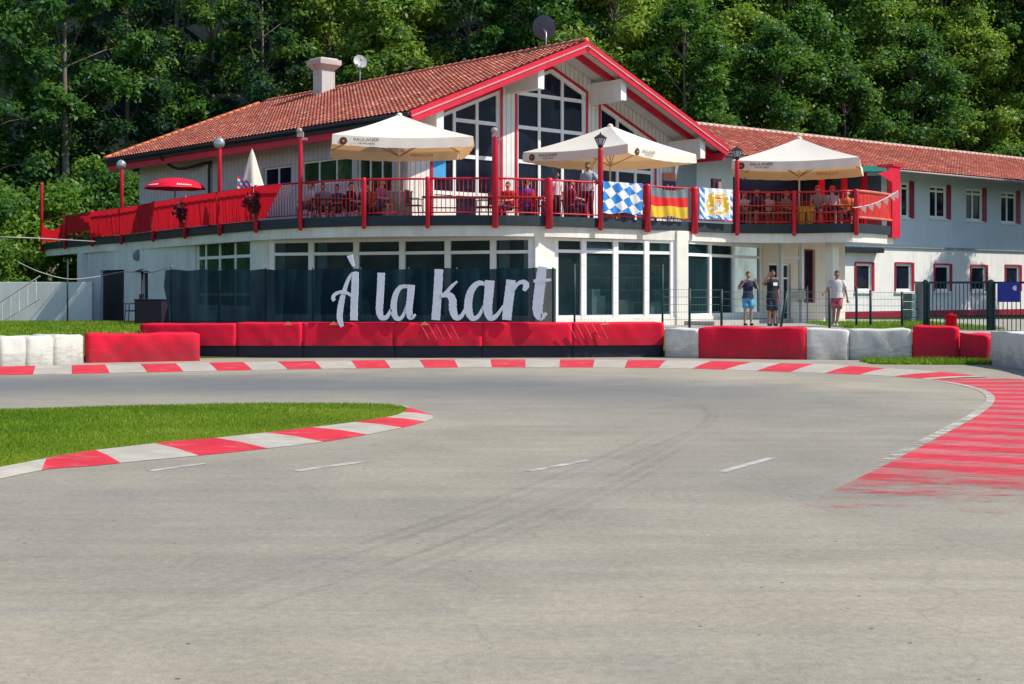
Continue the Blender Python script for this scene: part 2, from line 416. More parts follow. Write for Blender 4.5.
# ------------------------------------------------------------------ people (built first: skin surfaces are evaluated here)
def skin_mesh(nodes, edges, sub=1):
    me = bpy.data.meshes.new('sk'); me.from_pydata([n[0] for n in nodes], edges, [])
    o = bpy.data.objects.new('sk', me); COL.objects.link(o)
    md = o.modifiers.new('skin', 'SKIN'); md.use_smooth_shade = True
    sd = me.skin_vertices[0].data
    for i, n in enumerate(nodes):
        r = n[1]; sd[i].radius = r if hasattr(r, '__len__') else (r, r)
    sd[0].use_root = True
    ms = o.modifiers.new('sub', 'SUBSURF'); ms.levels = sub; ms.render_levels = sub
    bpy.context.view_layer.update()
    m2 = bpy.data.meshes.new_from_object(o.evaluated_get(bpy.context.evaluated_depsgraph_get()))
    vs = [tuple(v.co) for v in m2.vertices]; fs = [tuple(p.vertices) for p in m2.polygons]
    bpy.data.objects.remove(o); bpy.data.meshes.remove(me); bpy.data.meshes.remove(m2)
    return vs, fs
def person(loc, rz, label, h=1.75, sit=False, armL=None, armR=None, shirt='grey', scol=(.3, .3, .32), pcol=(.05, .06, .1),
           longp=False, hair=(.03, .02, .015), longhair=False, cap=None, skin=SKIN, print_=False, lean=0.0, cross=False, group='guests on the terrace'):
    """local frame: facing -Y, feet (or chair floor) at z=0; arms are (elbow, wrist) offsets from the shoulder"""
    k = h / 1.75
    hz = .5 if sit else .93
    top = hz - .93
    P = lambda x, y, z: (x * k, (y - lean * max(0, z - .93)) * k, (z + top if z > .9 else z) * k)
    nodes = []; edges = []
    def nd(p, r, par=None):
        nodes.append((p, tuple(x * k for x in r) if hasattr(r, '__len__') else r * k))
        if par is not None: edges.append((par, len(nodes) - 1))
        return len(nodes) - 1
    pel = nd(P(0, 0, .96), (.15, .11)); bel = nd(P(0, 0, 1.12), (.135, .10), pel); che = nd(P(0, 0, 1.32), (.16, .115), bel)
    nb = nd(P(0, .01, 1.46), (.07, .065), che); nk = nd(P(0, 0, 1.54), .052, nb)
    nd(P(0, -.01, 1.62), (.06, .07), nk)
    sh = {}
    arms = {}
    for s, arm in ((1, armL), (-1, armR)):
        so = P(s * .175, 0, 1.42); a = nd(so, .055, che)
        if arm is None: arm = ((s * .05, .02, -.29), (s * .07, -.05, -.55)) if not sit else ((s * .06, -.06, -.27), (s * .0, -.30, -.30))
        e = tuple(so[i] + arm[0][i] * k for i in range(3)); w = tuple(so[i] + arm[1][i] * k for i in range(3))
        ie = nd(e, .042, a); iw = nd(w, .030, ie)
        d = (Vector(w) - Vector(e)).normalized(); pl = Vector(w) + d * .07 * k
        ip = nd(tuple(pl), (.038, .024), iw)
        side = d.cross(Vector((0, 1, 0)));
        if side.length < .2: side = d.cross(Vector((0, 0, 1)))
        side.normalize(); curl = d.cross(side).normalized()
        for q, (o_, ln) in enumerate(((-.03, .075), (-.01, .088), (.011, .082), (.03, .062))):
            f1 = pl + (d * ln * .55 + side * o_) * k; f2 = pl + (d * ln * .95 + side * o_ * 1.1 + curl * .022) * k
            i1 = nd(tuple(f1), .0095, ip); nd(tuple(f2), .008, i1)
        t1 = pl + (side * -.05 - d * .02 + curl * .015) * k; t2 = pl + (side * -.058 + d * .03 + curl * .03) * k
        i1 = nd(tuple(t1), .011, ip); nd(tuple(t2), .009, i1)
        arms[s] = (so, e, w)
    legs = {}
    for s in (1, -1):
        if sit:
            hp = (s * .09 * k, -.03 * k, .52 * k); kn = (s * .11 * k, -.44 * k, .50 * k); an = (s * .11 * k, -.42 * k, .08 * k)
        else:
            xc = -.06 if (cross and s > 0) else 0
            hp = (s * .095 * k, 0, .88 * k); kn = ((s * .10 + xc) * k, (-.02 - (.05 if xc else 0)) * k, .50 * k); an = ((s * .11 + 2.2 * xc) * k, (.02 - (.1 if xc else 0)) * k, .08 * k)
        a = nd(hp, .088, pel); b = nd(kn, .062, a); mid = tuple((kn[i] * .6 + an[i] * .4) for i in range(3))
        m_ = nd((mid[0], mid[1] + .015 * k, mid[2]), .060, b); c = nd(an, .036, m_); nd((an[0], an[1] - .12 * k, .045 * k), .034, c)
        legs[s] = (hp, kn, an)
    o = root('person', loc, label, 'person', group, rz)
    vs, fs = skin_mesh(nodes, edges, 1)
    mb = MB().add(vs, fs)
    hc = Vector(P(0, -.02, 1.655))
    # head with nose, chin and ears in the same mesh
    hv = MB().ell((0, 0, 0), (.078 * k, .098 * k, .122 * k), 14, 10)
    pts = []
    for v in hv.v:
        x, y, z = v
        if z < -.03 * k: x *= 1 - .35 * min(1, (-z / k - .03) / .08)
        if y < -.05 * k and abs(x) < .03 * k and -.05 * k < z < .02 * k: y -= .024 * k
        if abs(x) > .07 * k and abs(z) < .04 * k and abs(y) < .03 * k: x *= 1.2
        pts.append((hc.x + x, hc.y + y, hc.z + z))
    mb.add(pts, hv.f)
    def local(mbx, nm, mt, par=o, smooth=True):
        ob = mbx.build(nm, mt, None, smooth); ob.parent = par; return ob
    body = local(mb, 'body', skin)
    FD = simple('face_dark', (.10, .03, .025), .5, .1)
    for s in (1, -1): local(MB().ell(hc + Vector((s * .03 * k, -.091 * k, .012 * k)), (.012 * k, .008 * k, .008 * k), 8, 6), 'eye', FD)
    local(MB().ell(hc + Vector((0, -.088 * k, -.062 * k)), (.024 * k, .010 * k, .006 * k), 8, 6), 'mouth', FD)
    if cap:
        c_ = MB().ell(hc + Vector((0, .005, .035 * k)), (.094 * k, .114 * k, .105 * k), 14, 8)
        c_.ell(hc + Vector((0, -.13 * k, .05 * k)), (.07 * k, .07 * k, .010 * k), 12, 6)
        local(c_, 'cap', cloth('cap', cap))
    else:
        hm = MB().ell((0, 0, 0), (.088 * k, .106 * k, .122 * k), 14, 10)
        pts = []
        for x, y, z in hm.v:
            lim = .045 * k - max(0, y / (.1 * k)) * (.13 if not longhair else .2) * k
            pts.append((hc.x + x, hc.y + y + .014 * k, hc.z + max(z, lim if y < .02 * k else lim) + .012 * k))
        hm2 = MB().add(pts, hm.f)
        if longhair: hm2.ell(hc + Vector((0, .07 * k, -.09 * k)), (.095 * k, .055 * k, .17 * k), 12, 8)
        local(hm2, 'hair', simple('hair_%d' % int(hair[0] * 999 + hair[1] * 77), hair, .6, .3, 20))
    # clothes: lofted rings that follow the torso, sleeves and legs
    def loft(mbx, rings, n=14):
        base = len(mbx.v)
        for c_, rx, ry in rings:
            for q in range(n):
                a = 2 * math.pi * q / n; w = 1 + .035 * math.sin(a * 5 + c_[2] * 23)
                mbx.v.append((c_[0] + rx * w * math.cos(a), c_[1] + ry * w * math.sin(a), c_[2]))
        for r in range(len(rings) - 1):
            for q in range(n): a = base + r * n + q; b = base + r * n + (q + 1) % n; mbx.f.append((a, b, b + n, a + n)); mbx.mi.append(0)
        return mbx
    sm_ = MB(); zb0 = .901
    loft(sm_, [(P(0, 0, z) if z > .9 else (0, 0, (z + top) * k), rx * k, ry * k) for z, rx, ry in ((zb0, .205, .168), (.98, .190, .150), (1.12, .160, .125), (1.28, .180, .138), (1.38, .192, .135), (1.45, .155, .11), (1.49, .085, .078))])
    for s in (1, -1):
        so, e, w = arms[s]; so, e = Vector(so), Vector(e)
        sm_.tube([so - (e - so) * .12, so.lerp(e, .35), so.lerp(e, .78)], [.072 * k, .068 * k, .066 * k], 10)
    local(sm_, 'shirt', cloth(shirt, scol))
    if print_:
        pm = MB().box((0.02, (-.150 - lean * .35) * k, (1.33 + top) * k), (.16 * k, .006, .10 * k)); local(pm, 'shirt_print', FWHITE, o, False)
    tr_ = MB(); z0 = hz * k
    loft(tr_, [((0, 0, z0 - .13 * k), .165 * k, .125 * k), ((0, 0, z0 - .04 * k), .182 * k, .142 * k), ((0, 0, z0 + .05 * k), .150 * k, .115 * k)])
    for s in (1, -1):
        hp, kn, an = (Vector(q) for q in legs[s])
        if longp: tr_.tube([hp + Vector((0, 0, .02)), hp.lerp(kn, .5), kn, an + Vector((0, 0, .03))], [.102 * k, .092 * k, .074 * k, .062 * k], 12)
        else: tr_.tube([hp + Vector((0, 0, .02)), hp.lerp(kn, .5), hp.lerp(kn, 1.0 if print_ else .80)], [.104 * k, .100 * k, .100 * k], 12)
    local(tr_, 'trousers' if longp else 'shorts', cloth('p%d' % int(sum(pcol) * 997), pcol))
    for s in (1, -1):
        an = legs[s][2]
        shoe = MB().ell((an[0], an[1] - .06 * k, .045 * k), (.05 * k, .14 * k, .045 * k), 10, 6)
        local(shoe, 'shoe', cloth('shoe%d' % int(sum(pcol) * 7 + 1), (.06, .06, .07) if not cross else (.6, .6, .6)))
    return o
FL = 4.10      # terrace floor
G = .70        # forecourt
def tp(px, Y, dz=0): return at(px, Y, FL + dz)
person(at(748, 43.4, G), R(10), 'person in navy top and light blue shorts with hands raised to the face',
       1.72, armL=((.16, -.02, -.24), (.02, -.20, .02)), armR=((-.16, -.02, -.24), (-.03, -.19, .0)), shirt='navy', scol=(.03, .03, .075), pcol=(.10, .42, .72), group='people standing by the entrance')
person(at(772, 43.0, G), R(25), 'person in black printed T-shirt and dark shorts holding a hand to the head', 1.76,
       armR=((-.20, -.04, -.12), (-.07, -.12, .16)), shirt='black', scol=(.018, .016, .024), pcol=(.025, .022, .045), print_=True, skin=SKIND, group='people standing by the entrance')
person(at(837, 42.6, G), R(-5), 'person in white shirt and short pink shorts leaning a hand on a fence post', 1.74,
       armR=((-.12, -.02, -.24), (-.24, -.10, -.36)), armL=((.10, .03, -.28), (.15, .0, -.54)), shirt='white', scol=(.62, .58, .56), pcol=(.55, .10, .13), cross=True, skin=SKIND, group='people standing by the entrance')
person(tp(588, 44.1), R(-20), 'standing person in grey T-shirt beside the lantern post of the terrace', 1.9, armL=((.12, .02, -.27), (.18, -.22, -.30)),
       shirt='greylight', scol=(.36, .37, .40), pcol=(.03, .04, .06), longp=True, skin=SKIND)
person(tp(527, 44.3), R(165), 'seated person in purple shirt seen from behind at the red table', 1.8, sit=True, shirt='purple', scol=(.15, .04, .36), pcol=(.05, .04, .08), longp=True)
person(tp(556.5, 42.6), R(40), 'person in white and pink top with dark trousers beside the thick red post', 1.45, shirt='pinkwhite', scol=(.66, .52, .56), pcol=(.02, .02, .03), longp=True, skin=SKIND)
person(tp(616, 46.2), R(-10), 'seated person with long dark hair and purple top above the lozenge flag', 1.75, sit=True, shirt='violet', scol=(.30, .10, .36), longhair=True, lean=.1)
person(tp(625, 45.8), R(-50), 'seated person in orange top leaning over the table above the lozenge flag', 1.7, sit=True, shirt='orange', scol=(.70, .22, .10), hair=(.25, .12, .05))
person(tp(379, 43.4), R(60), 'seated person with reddish hair and pink top beside an orange chair', 1.72, sit=True, shirt='pink', scol=(.36, .10, .22), hair=(.30, .07, .03), lean=.15)
person(tp(311, 44.6), R(-60), 'seated person in white shirt beside the left lamp post of the open railing', 1.72, sit=True, shirt='whiteb', scol=(.52, .54, .62))
person(tp(323, 45.4), R(10), 'seated person in teal grey top behind the open railing', 1.75, sit=True, shirt='teal', scol=(.14, .26, .32))
person(tp(337, 45.9), R(-25), 'seated person in dark blue top in the shade of the left parasol', 1.75, sit=True, shirt='dkblue', scol=(.04, .05, .16))
person(tp(351, 44.9), R(70), 'seated person in black top with back to the left wall windows', 1.75, sit=True, shirt='blackb', scol=(.02, .02, .03))
person(tp(757, 48.0), R(-30), 'seated person in dark navy top at the orange table, nearest the crest flag', 1.78, sit=True, shirt='navyb', scol=(.03, .04, .10))
person(tp(768, 48.8), R(0), 'seated person in pale top at the middle of the orange table', 1.7, sit=True, shirt='pale', scol=(.45, .46, .50), hair=(.12, .07, .03))
person(tp(786, 48.6), R(40), 'seated person with orange hair at the right end of the orange table', 1.72, sit=True, shirt='greyb', scol=(.20, .20, .26), hair=(.50, .14, .04))
person(tp(818, 47.4), R(-15), 'seated person in a red cap nearer the right parasol pole', 1.85, sit=True, shirt='khaki', scol=(.26, .22, .22), cap=(.7, .03, .05), lean=.1)
person(tp(832, 47.6), R(15), 'seated person in a red cap and grey checked top, right of the other red cap', 1.85, sit=True, shirt='check', scol=(.32, .34, .42), cap=(.7, .03, .06))
person(tp(571, 43.5), R(110), 'seated person in burgundy top between the pink-topped and grey-shirted people', 1.72, sit=True, shirt='burgundy', scol=(.26, .03, .08), pcol=(.03, .03, .10), longp=True)
person(tp(508, 44.3), R(-30), 'seated person in red top at the red table just right of the lamp post', 1.7, sit=True, shirt='redtop', scol=(.6, .03, .03), pcol=(.05, .05, .08), longp=True)
person(tp(366, 45.4), R(15), 'seated person in dark grey top behind the railing post left of the reddish-haired guest', 1.74, sit=True, shirt='dkgrey', scol=(.07, .08, .11), pcol=(.03, .03, .05), longp=True)
person(tp(847, 48.3), R(-10), 'seated person in orange top behind the brown table by the red boarded rail', 1.74, sit=True, shirt='orangeb', scol=(.62, .18, .05), hair=(.10, .05, .02))
person(tp(744, 48.9), R(20), 'seated person in white top at the left end of the orange table', 1.72, sit=True, shirt='whitec', scol=(.60, .60, .62), hair=(.05, .03, .02))
# ------------------------------------------------------------------ terrain, track, kerbs
BX = [(-60, 26), (-20, 31.5), (-12.5, 32.8), (-11.1, 35.1), (-8.5, 36.5), (0, 36.7), (4.2, 37.2), (7.8, 35.6), (10.5, 35.1), (11.9, 35.0), (12.6, 33.6), (13.2, 31), (14.9, 24), (16.9, 14), (18.9, 4), (21, -10), (25, -60), (60, -400)]
def by(x):
    for (a, b), (c, d) in zip(BX, BX[1:]):
        if x <= c: return b + (d - b) * max(0, (x - a) / (c - a))
    return BX[-1][1]
def sm(t): t = max(0., min(1., t)); return t * t * (3 - 2 * t)
def height(x, y):
    z = G * sm((y - by(x) - .55) / .7) - .03
    if y > 47: z -= .2 * sm((y - 47) / 8)
    h0 = 80 + 6 * sm((x - 4) / 10)
    if x < -20: h0 -= 8 * sm((-x - 20) / 10)
    hh = max(0, y - h0)
    if hh > 0:
        hh = min(hh, 110)
        z += .72 * hh * sm(hh / 6) + 1.0 * math.sin(x * .23 + y * .17) * sm(hh / 12)
    return z
def axis(lo, a, b, hi, fine, mid):
    xs = list(np.arange(a, b, fine)) + [b]
    x = a; st = mid
    left = []
    while x > lo: x -= st; st *= 1.35; left.append(max(x, lo))
    x = b; st = mid; right = []
    while x < hi: x += st; st *= 1.35; right.append(min(x, hi))
    return left[::-1] + xs + right
gx = axis(-1600, -34, 40, 1600, .7, 1.5); gy = axis(-1200, 24, 110, 1800, .7, 1.5)
mb = MB(); nx = len(gx)
mb.v = [(x, y, height(x, y)) for y in gy for x in gx]
mb.f = [(j * nx + i, j * nx + i + 1, (j + 1) * nx + i + 1, (j + 1) * nx + i) for j in range(len(gy) - 1) for i in range(nx - 1)]
mb.mi = [0] * len(mb.f)
def terrain_mat():
    m, nt, b, out = new_mat('terrain'); p = pos(nt)
    sx = N(nt, 'ShaderNodeSeparateXYZ'); L(nt, p, sx.inputs[0])
    grass = ramp(nt, noise(nt, .7, 7, .7, p), [(.3, (.04, .085, .010)), (.55, (.075, .13, .015)), (.72, (.13, .14, .04))])
    soil = ramp(nt, noise(nt, .8, 7, .7, p), [(.3, (.004, .010, .014)), (.72, (.016, .026, .020))])  # soil darkened to blue-black: the forest's shade is in the colour
    f = math_(nt, 'DIVIDE', math_(nt, 'SUBTRACT', sx.outputs[1], 60.0), 8.0, True)
    L(nt, mixc(nt, f, grass, soil), b.inputs['Base Color']); b.inputs['Roughness'].default_value = .95
    b.inputs['Specular IOR Level'].default_value = .1
    bump(nt, b, noise(nt, 6, 5, .7, p), .6, .08)
    return m
TERR = terrain_mat()
tag(mb.build('terrain', TERR, smooth=True), kind='structure')
# track sheet in front of the barriers
mb = MB(); xs = np.arange(-60, 24.01, 1.0); prev = None
for x in xs:
    yb = min(by(x) + .15, 40); a = (x, -14, .0); c = (x, max(yb, -13.9), .0)
    if prev: mb.poly([prev[0], a, c, prev[1]])
    prev = (a, c)
tag(mb.build('track', ASPH), kind='structure')
# forecourt paving behind the barriers
mb = MB()
for x in np.arange(-9.5, 30, .7):
    for y in np.arange(36.0, 62, .7):
        if y < by(x) + 1.0 or y < by(x + .7) + 1.0: continue
        if x > 10.5 and y < 48.5 - (x - 10.5) * .15 and y > 42.5: pass
        q = [(x, y), (x + .7, y), (x + .7, y + .7), (x, y + .7)]
        mb.poly([(a, b, height(a, b) + .02) for a, b in q])
tag(mb.build('forecourt', PAVE), kind='structure')

def strip(front, back, seg, mats, name, zf=.004, zb=.10, taper=0):
    """kerb between two plan polylines (already matched), alternately painted"""
    mbk = MB(); d = 0; n = len(front)
    for i in range(n - 1):
        mi = (int(d // seg)) % 2; k0 = zb; zb_s = zb
        if taper: zb_s = zb * min(1, (n - 1 - i) / taper) + .012; zb_e = zb * min(1, (n - 2 - i) / taper) + .012
        else: zb_e = zb
        f0, f1, b0, b1 = front[i], front[i + 1], back[i], back[i + 1]
        A = Vector((f0.x, f0.y, zf)); B = Vector((f1.x, f1.y, zf)); C = Vector((b1.x, b1.y, zb_e)); D = Vector((b0.x, b0.y, zb_s))
        m1 = A.lerp(D, .5) + Vector((0, 0, .012)); m2 = B.lerp(C, .5) + Vector((0, 0, .012))
        mbk.poly([A, B, m2, m1], mi); mbk.poly([m1, m2, C, D], mi)
        mbk.poly([D, C, C - Vector((0, 0, zb + .02)), D - Vector((0, 0, zb + .02))], mi)
        d += (f1 - f0).length
    return tag(mbk.build(name, mats), kind='structure')
def resample(P, n):
    P = [Vector(p) for p in P]; L_ = [0]
    for a, b in zip(P, P[1:]): L_.append(L_[-1] + (b - a).length)
    out = []
    for k in range(n):
        s = L_[-1] * k / (n - 1); j = max(i for i in range(len(L_)) if L_[i] <= s + 1e-9); j = min(j, len(P) - 2)
        t = (s - L_[j]) / max(1e-9, L_[j + 1] - L_[j]); out.append(P[j].lerp(P[j + 1], t))
    return out
fr = catmull([gnd(-260, 381), gnd(-100, 378), gnd(0, 375.3), gnd(90, 373.6), gnd(235, 370.6), gnd(350, 368.6), gnd(500, 367.4), gnd(662, 368.2), gnd(762, 371.2), gnd(837, 373.8), gnd(887, 376), gnd(930, 379.5)], 40)
frs = resample(fr, 500)
off = offset2(frs, 1.55)
# the back edge stays in front of the barriers
off = [Vector((p.x, min(p.y, by(p.x) - .12), 0)) for p in off]
strip(frs, off, .80, [KRED, KWHITE], 'kerb', .004, .10, taper=60)
# wide painted run-off on the outside of the hairpin
ed = catmull([gnd(930, 379.5), gnd(962, 384.5), gnd(985, 390.5), gnd(995, 399), gnd(984, 412), gnd(953, 430), gnd(913, 451), gnd(884, 466), Vector((2.85, 12.2, 0)), Vector((1.9, 10.2, 0)), Vector((1.5, 8.0, 0))], 14)
ed = resample(ed, 260)
outr = offset2(ed, 3.4)
mbk = MB(); d = 0; rt = []
for i in range(len(ed) - 1):
    t = i / len(ed); w0 = 3.4 * min(1, .5 + t * 4); w1 = 3.4 * min(1, .5 + (i + 1) / len(ed) * 4); fd0 = max(0, (t - .66) / .24); fd1 = max(0, ((i + 1) / len(ed) - .66) / .24)
    a0, a1 = ed[i], ed[i + 1]; o0 = a0 + (outr[i] - a0).normalized() * w0; o1 = a1 + (outr[i + 1] - a1).normalized() * w1
    mi = int(d // .48) % 2
    # stripes lean back: skew the outer side
    mbk.poly([(a0.x, a0.y, .006), (a1.x, a1.y, .006), (o1.x, o1.y, .012), (o0.x, o0.y, .012)], mi); rt += [fd0, fd1, fd1 + .25, fd0 + .25]
    d += (a1 - a0).length
tag(mbk.build('painted_runoff', [ARED, AWHITE], tint=rt), kind='structure')
# pale edge line along the outside of the track
el = resample(ed, 120); eo = offset2(el, -.14)
mbk = MB()
for i in range(len(el) - 1): mbk.poly([(el[i].x, el[i].y, .010), (eo[i].x, eo[i].y, .010), (eo[i + 1].x, eo[i + 1].y, .010), (el[i + 1].x, el[i + 1].y, .010)])
tag(mbk.build('edge_line', faded_paint('edge_line_paint', (.66, .62, .56), (.5, .46, .4), .44, .62, .9), tint=[max(0, (k_ // 4) / 119 - .55) * 2 for k_ in range(len(mbk.v))]), kind='structure')
# worn painted lines on the asphalt
def pline(a, b, w, name='painted_line'):
    A, B = gnd(*a), gnd(*b); sd = Vector((-(B - A).y, (B - A).x, 0)).normalized() * w / 2
    tag(MB().poly([(p.x, p.y, .004) for p in (A - sd, B - sd, B + sd, A + sd)]).build(name, LINEW), kind='structure')
pline((528, 471.5), (588, 460.5), .10); pline((722, 472), (772, 458), .10); pline((296, 471), (366, 461.5), .13); pline((150, 471), (206, 463.5), .11)
pline((-60, 413), (160, 408), .10)
# dark patch beyond the run-off and tyre marks: thin sheets
TYRE = faded_paint('tyre_mark', (.05, .05, .055), (.10, .10, .10), .36, .66, .09, .5, .5)
TYK = [0]
def tyre(pts, w=.12):
    P = resample(catmull([gnd(*p) for p in pts], 12), 60); Q = offset2(P, w); m_ = MB(); TYK[0] += 1; zt = .0022 + .0012 * TYK[0]
    for i in range(len(P) - 1):
        m_.poly([(P[i].x, P[i].y, zt), (P[i + 1].x, P[i + 1].y, zt), (Q[i + 1].x, Q[i + 1].y, zt), (Q[i].x, Q[i].y, zt)])
    tn = [max(0, 1 - 4 * min((k_ // 4) / 59, 1 - (k_ // 4) / 59)) * .5 for k_ in range(len(m_.v))]
    tag(m_.build('tyre_mark', TYRE, tint=tn), kind='structure')
rt_ = random.Random(5)
for j in range(16):
    o_ = rt_.uniform(-1, 1); st = rt_.uniform(-60, 60)
    base = [(300 + st, 386), (500 + st, 390), (650 + st * .5, 398), (715 + 25 * o_, 412), (705 + 30 * o_, 432), (600 + 40 * o_, 474)] if j % 2 else [(700 + 40 * o_, 420), (660 + 40 * o_, 446), (540 + 60 * o_, 500), (330 + 90 * o_, 575), (80 + 140 * o_, 650)]
    a_ = rt_.randint(0, 2); P_ = base[a_:a_ + 4] if j % 2 else base[a_:]
    tyre([(x, y + 4 * o_) for x, y in P_], rt_.choice([.05, .07, .09, .11]))
# infield island: turf, kerb, blades
inner = [(37, 465), (85, 456.3), (125, 451.3), (175, 445.5), (215, 442.2), (290, 434), (350, 426.5), (393, 419.5), (407, 413), (402, 409.4)]
outer = [(35, 471.8), (95, 466), (140, 461.2), (185, 457.2), (265, 449), (327, 441.5), (390, 430.5), (424, 422), (432.5, 416), (412, 408.6)]
inW = [gnd(-150, 530), gnd(-60, 487)] + [gnd(*p) for p in inner]; ouW = [gnd(-180, 560), gnd(-72, 500)] + [gnd(*p) for p in outer]
ci = resample(catmull(inW, 16), 240); co = resample(catmull(ouW, 16), 240)
strip(co, ci, .92, [KWHITE, KRED], 'kerb', .005, .055)
backp = catmull([gnd(402, 409.4), gnd(380, 407), gnd(300, 406), gnd(200, 407), gnd(100, 409.5), gnd(0, 412.5), gnd(-240, 420)], 8)
poly = [(p.x, p.y, .052) for p in ci] + [(p.x, p.y, .02) for p in backp[1:]]
isl = MB().poly(poly); tag(isl.build('infield_lawn', TURF), kind='structure')
P2 = np.array([(p[0], p[1]) for p in poly])
def inside(x, y):
    x0, y0 = P2[:, 0], P2[:, 1]; x1, y1 = np.roll(x0, -1), np.roll(y0, -1)
    c = np.zeros(len(x), bool)
    for a, b, e, f_ in zip(x0, y0, x1, y1):
        cond = ((b > y) != (f_ > y)); xi = (e - a) * (y - b) / ((f_ - b) if abs(f_ - b) > 1e-12 else 1e-12) + a
        c ^= cond & (x < xi)
    return c
def blades(name, x, y, z, hmin, hmax, mat, w=.012):
    n = len(x); a = RNG.uniform(0, 2 * np.pi, n); h = RNG.uniform(hmin, hmax, n); lean = RNG.normal(0, .4, (n, 2)) * h[:, None]
    dx, dy = np.cos(a) * w, np.sin(a) * w
    v = np.empty((n, 3, 3)); v[:, 0] = np.stack([x - dx, y - dy, z], 1); v[:, 1] = np.stack([x + dx, y + dy, z], 1); v[:, 2] = np.stack([x + lean[:, 0], y + lean[:, 1], z + h], 1)
    me = bpy.data.meshes.new(name); me.vertices.add(3 * n); me.vertices.foreach_set('co', v.ravel())
    me.loops.add(3 * n); me.loops.foreach_set('vertex_index', np.arange(3 * n)); me.polygons.add(n); me.polygons.foreach_set('loop_start', np.arange(0, 3 * n, 3)); me.polygons.foreach_set('loop_total', np.full(n, 3))
    t = me.attributes.new('tint', 'FLOAT', 'POINT'); f = .5 + .42 * np.sin(x * 1.3 + 2 * np.sin(y * .9)) * np.sin(y * 1.7 + x * .4) + RNG.normal(0, .2, n)
    t.data.foreach_set('value', np.repeat(np.clip(f, 0, 1), 3)); me.materials.append(mat); me.update(); me.validate()
    o = bpy.data.objects.new(name, me); COL.objects.link(o); return tag(o, kind='stuff')
mn, mx = P2.min(0), P2.max(0); mn[0] = max(mn[0], -9.5)
gx_, gy_ = RNG.uniform(mn[0], mx[0], 240000), RNG.uniform(mn[1], mx[1], 240000); k = inside(gx_, gy_); gx_, gy_ = gx_[k], gy_[k]; kp = (np.sin(gx_ * 1.9 + np.sin(gy_ * 2.3)) * np.sin(gy_ * 2.7 + gx_) + RNG.normal(0, .5, len(gx_))) < 1.05; gx_, gy_ = gx_[kp], gy_[kp]
tag(blades('lawn_grass', gx_, gy_, np.full(len(gx_), .03), .02, .055, GRASSM, .008), 'short mown grass on the infield island', 'grass')
def bank(xr, yr, n, hmin, hmax, nm, lab):
    x, y = RNG.uniform(*xr, n), RNG.uniform(*yr, n); keep = np.array([yy > by(xx) + .7 for xx, yy in zip(x, y)]); x, y = x[keep], y[keep]
    z = np.array([height(a, b) for a, b in zip(x, y)])
    tag(blades(nm, x, y, z, hmin, hmax, GRASSM, .02), lab, 'grass')
bank((-21, -9.6), (33, 56), 80000, .03, .13, 'verge_grass', 'rough green grass growing behind the white blocks and below the wall')
bank((10.2, 14.5), (39.5, 47), 14000, .04, .16, 'fence_grass', 'thin grass along the right fence line')
vx, vy = RNG.uniform(9.0, 12.3, 12000), RNG.uniform(31.2, 35, 12000)
kk = np.array([(by(a) - 1.9 + (a - 9) * .05 < b < by(a) - .1) and b > 31.6 for a, b in zip(vx, vy)])
tag(blades('kerb_grass', vx[kk], vy[kk], np.full(kk.sum(), .0), .04, .16, GRASSM, .018), 'yellowish grass tuft between kerb and right red blocks', 'grass')
# ------------------------------------------------------------------ main building
C0 = Vector((-3.4, 44.9, 0)); U = Vector((.738, .675, 0)); V = Vector((-.675, .738, 0))
WID, LEN, EZ, RZ = 16.86, 22.5, 7.78, 11.17
def bp(u, v, z): return C0 + U * u + V * v + Vector((0, 0, z))
def roofz(u): return EZ + (RZ - EZ) * (1 - abs(u - WID / 2) / (WID / 2))
BLD = root('restaurant_building', bp(WID / 2, LEN / 2, G), 'two-storey white restaurant with red tiled gable roof, glazed gable and a red railed terrace', 'building')
def tiled(o, along, up, nrm, length, hgt, name, parent, pitch=.24, row=.36, amp=.035):
    along, up, nrm = Vector(along), Vector(up), Vector(nrm)
    per = 6; na = int(length / pitch) * per + 1; nr = int(hgt / row)
    verts = np.empty((nr * 2, na, 3)); tint = np.empty((nr * 2, na))
    tl = RNG.uniform(0, 1, (nr, na // per + 1)); tl = np.clip(tl * .75 + .1 + RNG.normal(0, .12, tl.shape), 0, 1)
    xs = np.linspace(0, length, na); wv = np.abs(np.cos(np.pi * xs / pitch)) ** 1.3 * amp * 1.6
    A, B, C = (np.array(q) for q in (along, up, nrm)); O = np.array(o)
    for r in range(nr):
        for e in (0, 1):
            s = (r + e) * row - (0 if e == 0 else -.03); lift = .06 if e == 0 else .012
            verts[2 * r + e] = O + xs[:, None] * A + s * B + (wv + lift)[:, None] * C
            tint[2 * r + e] = tl[r][np.minimum((np.arange(na)) // per, tl.shape[1] - 1)]
    nv = nr * 2 * na; idx = np.arange(nv).reshape(nr * 2, na)
    f = np.stack([idx[:-1, :-1], idx[:-1, 1:], idx[1:, 1:], idx[1:, :-1]], -1).reshape(-1, 4)
    mbx = MB(); mbx.v = [tuple(q) for q in verts.reshape(-1, 3)]; mbx.f = [tuple(int(i) for i in q) for q in f]; mbx.mi = [0] * len(mbx.f)
    return mbx.build(name, ROOFM, parent, False, 0, tint.ravel())
hw = WID / 2; sl = math.hypot(hw, RZ - EZ); upL = (U * hw + Vector((0, 0, RZ - EZ))) / sl; nL = (Vector((0, 0, 1)) * hw - U * (RZ - EZ)) / sl
upR = (-U * hw + Vector((0, 0, RZ - EZ))) / sl; nR = (Vector((0, 0, 1)) * hw + U * (RZ - EZ)) / sl
tiled(bp(0, 0, EZ), V, upL, nL, LEN, sl, 'roof', BLD)
tiled(bp(WID, LEN, EZ), -V, upR, nR, LEN, sl, 'roof', BLD)
mb = MB()
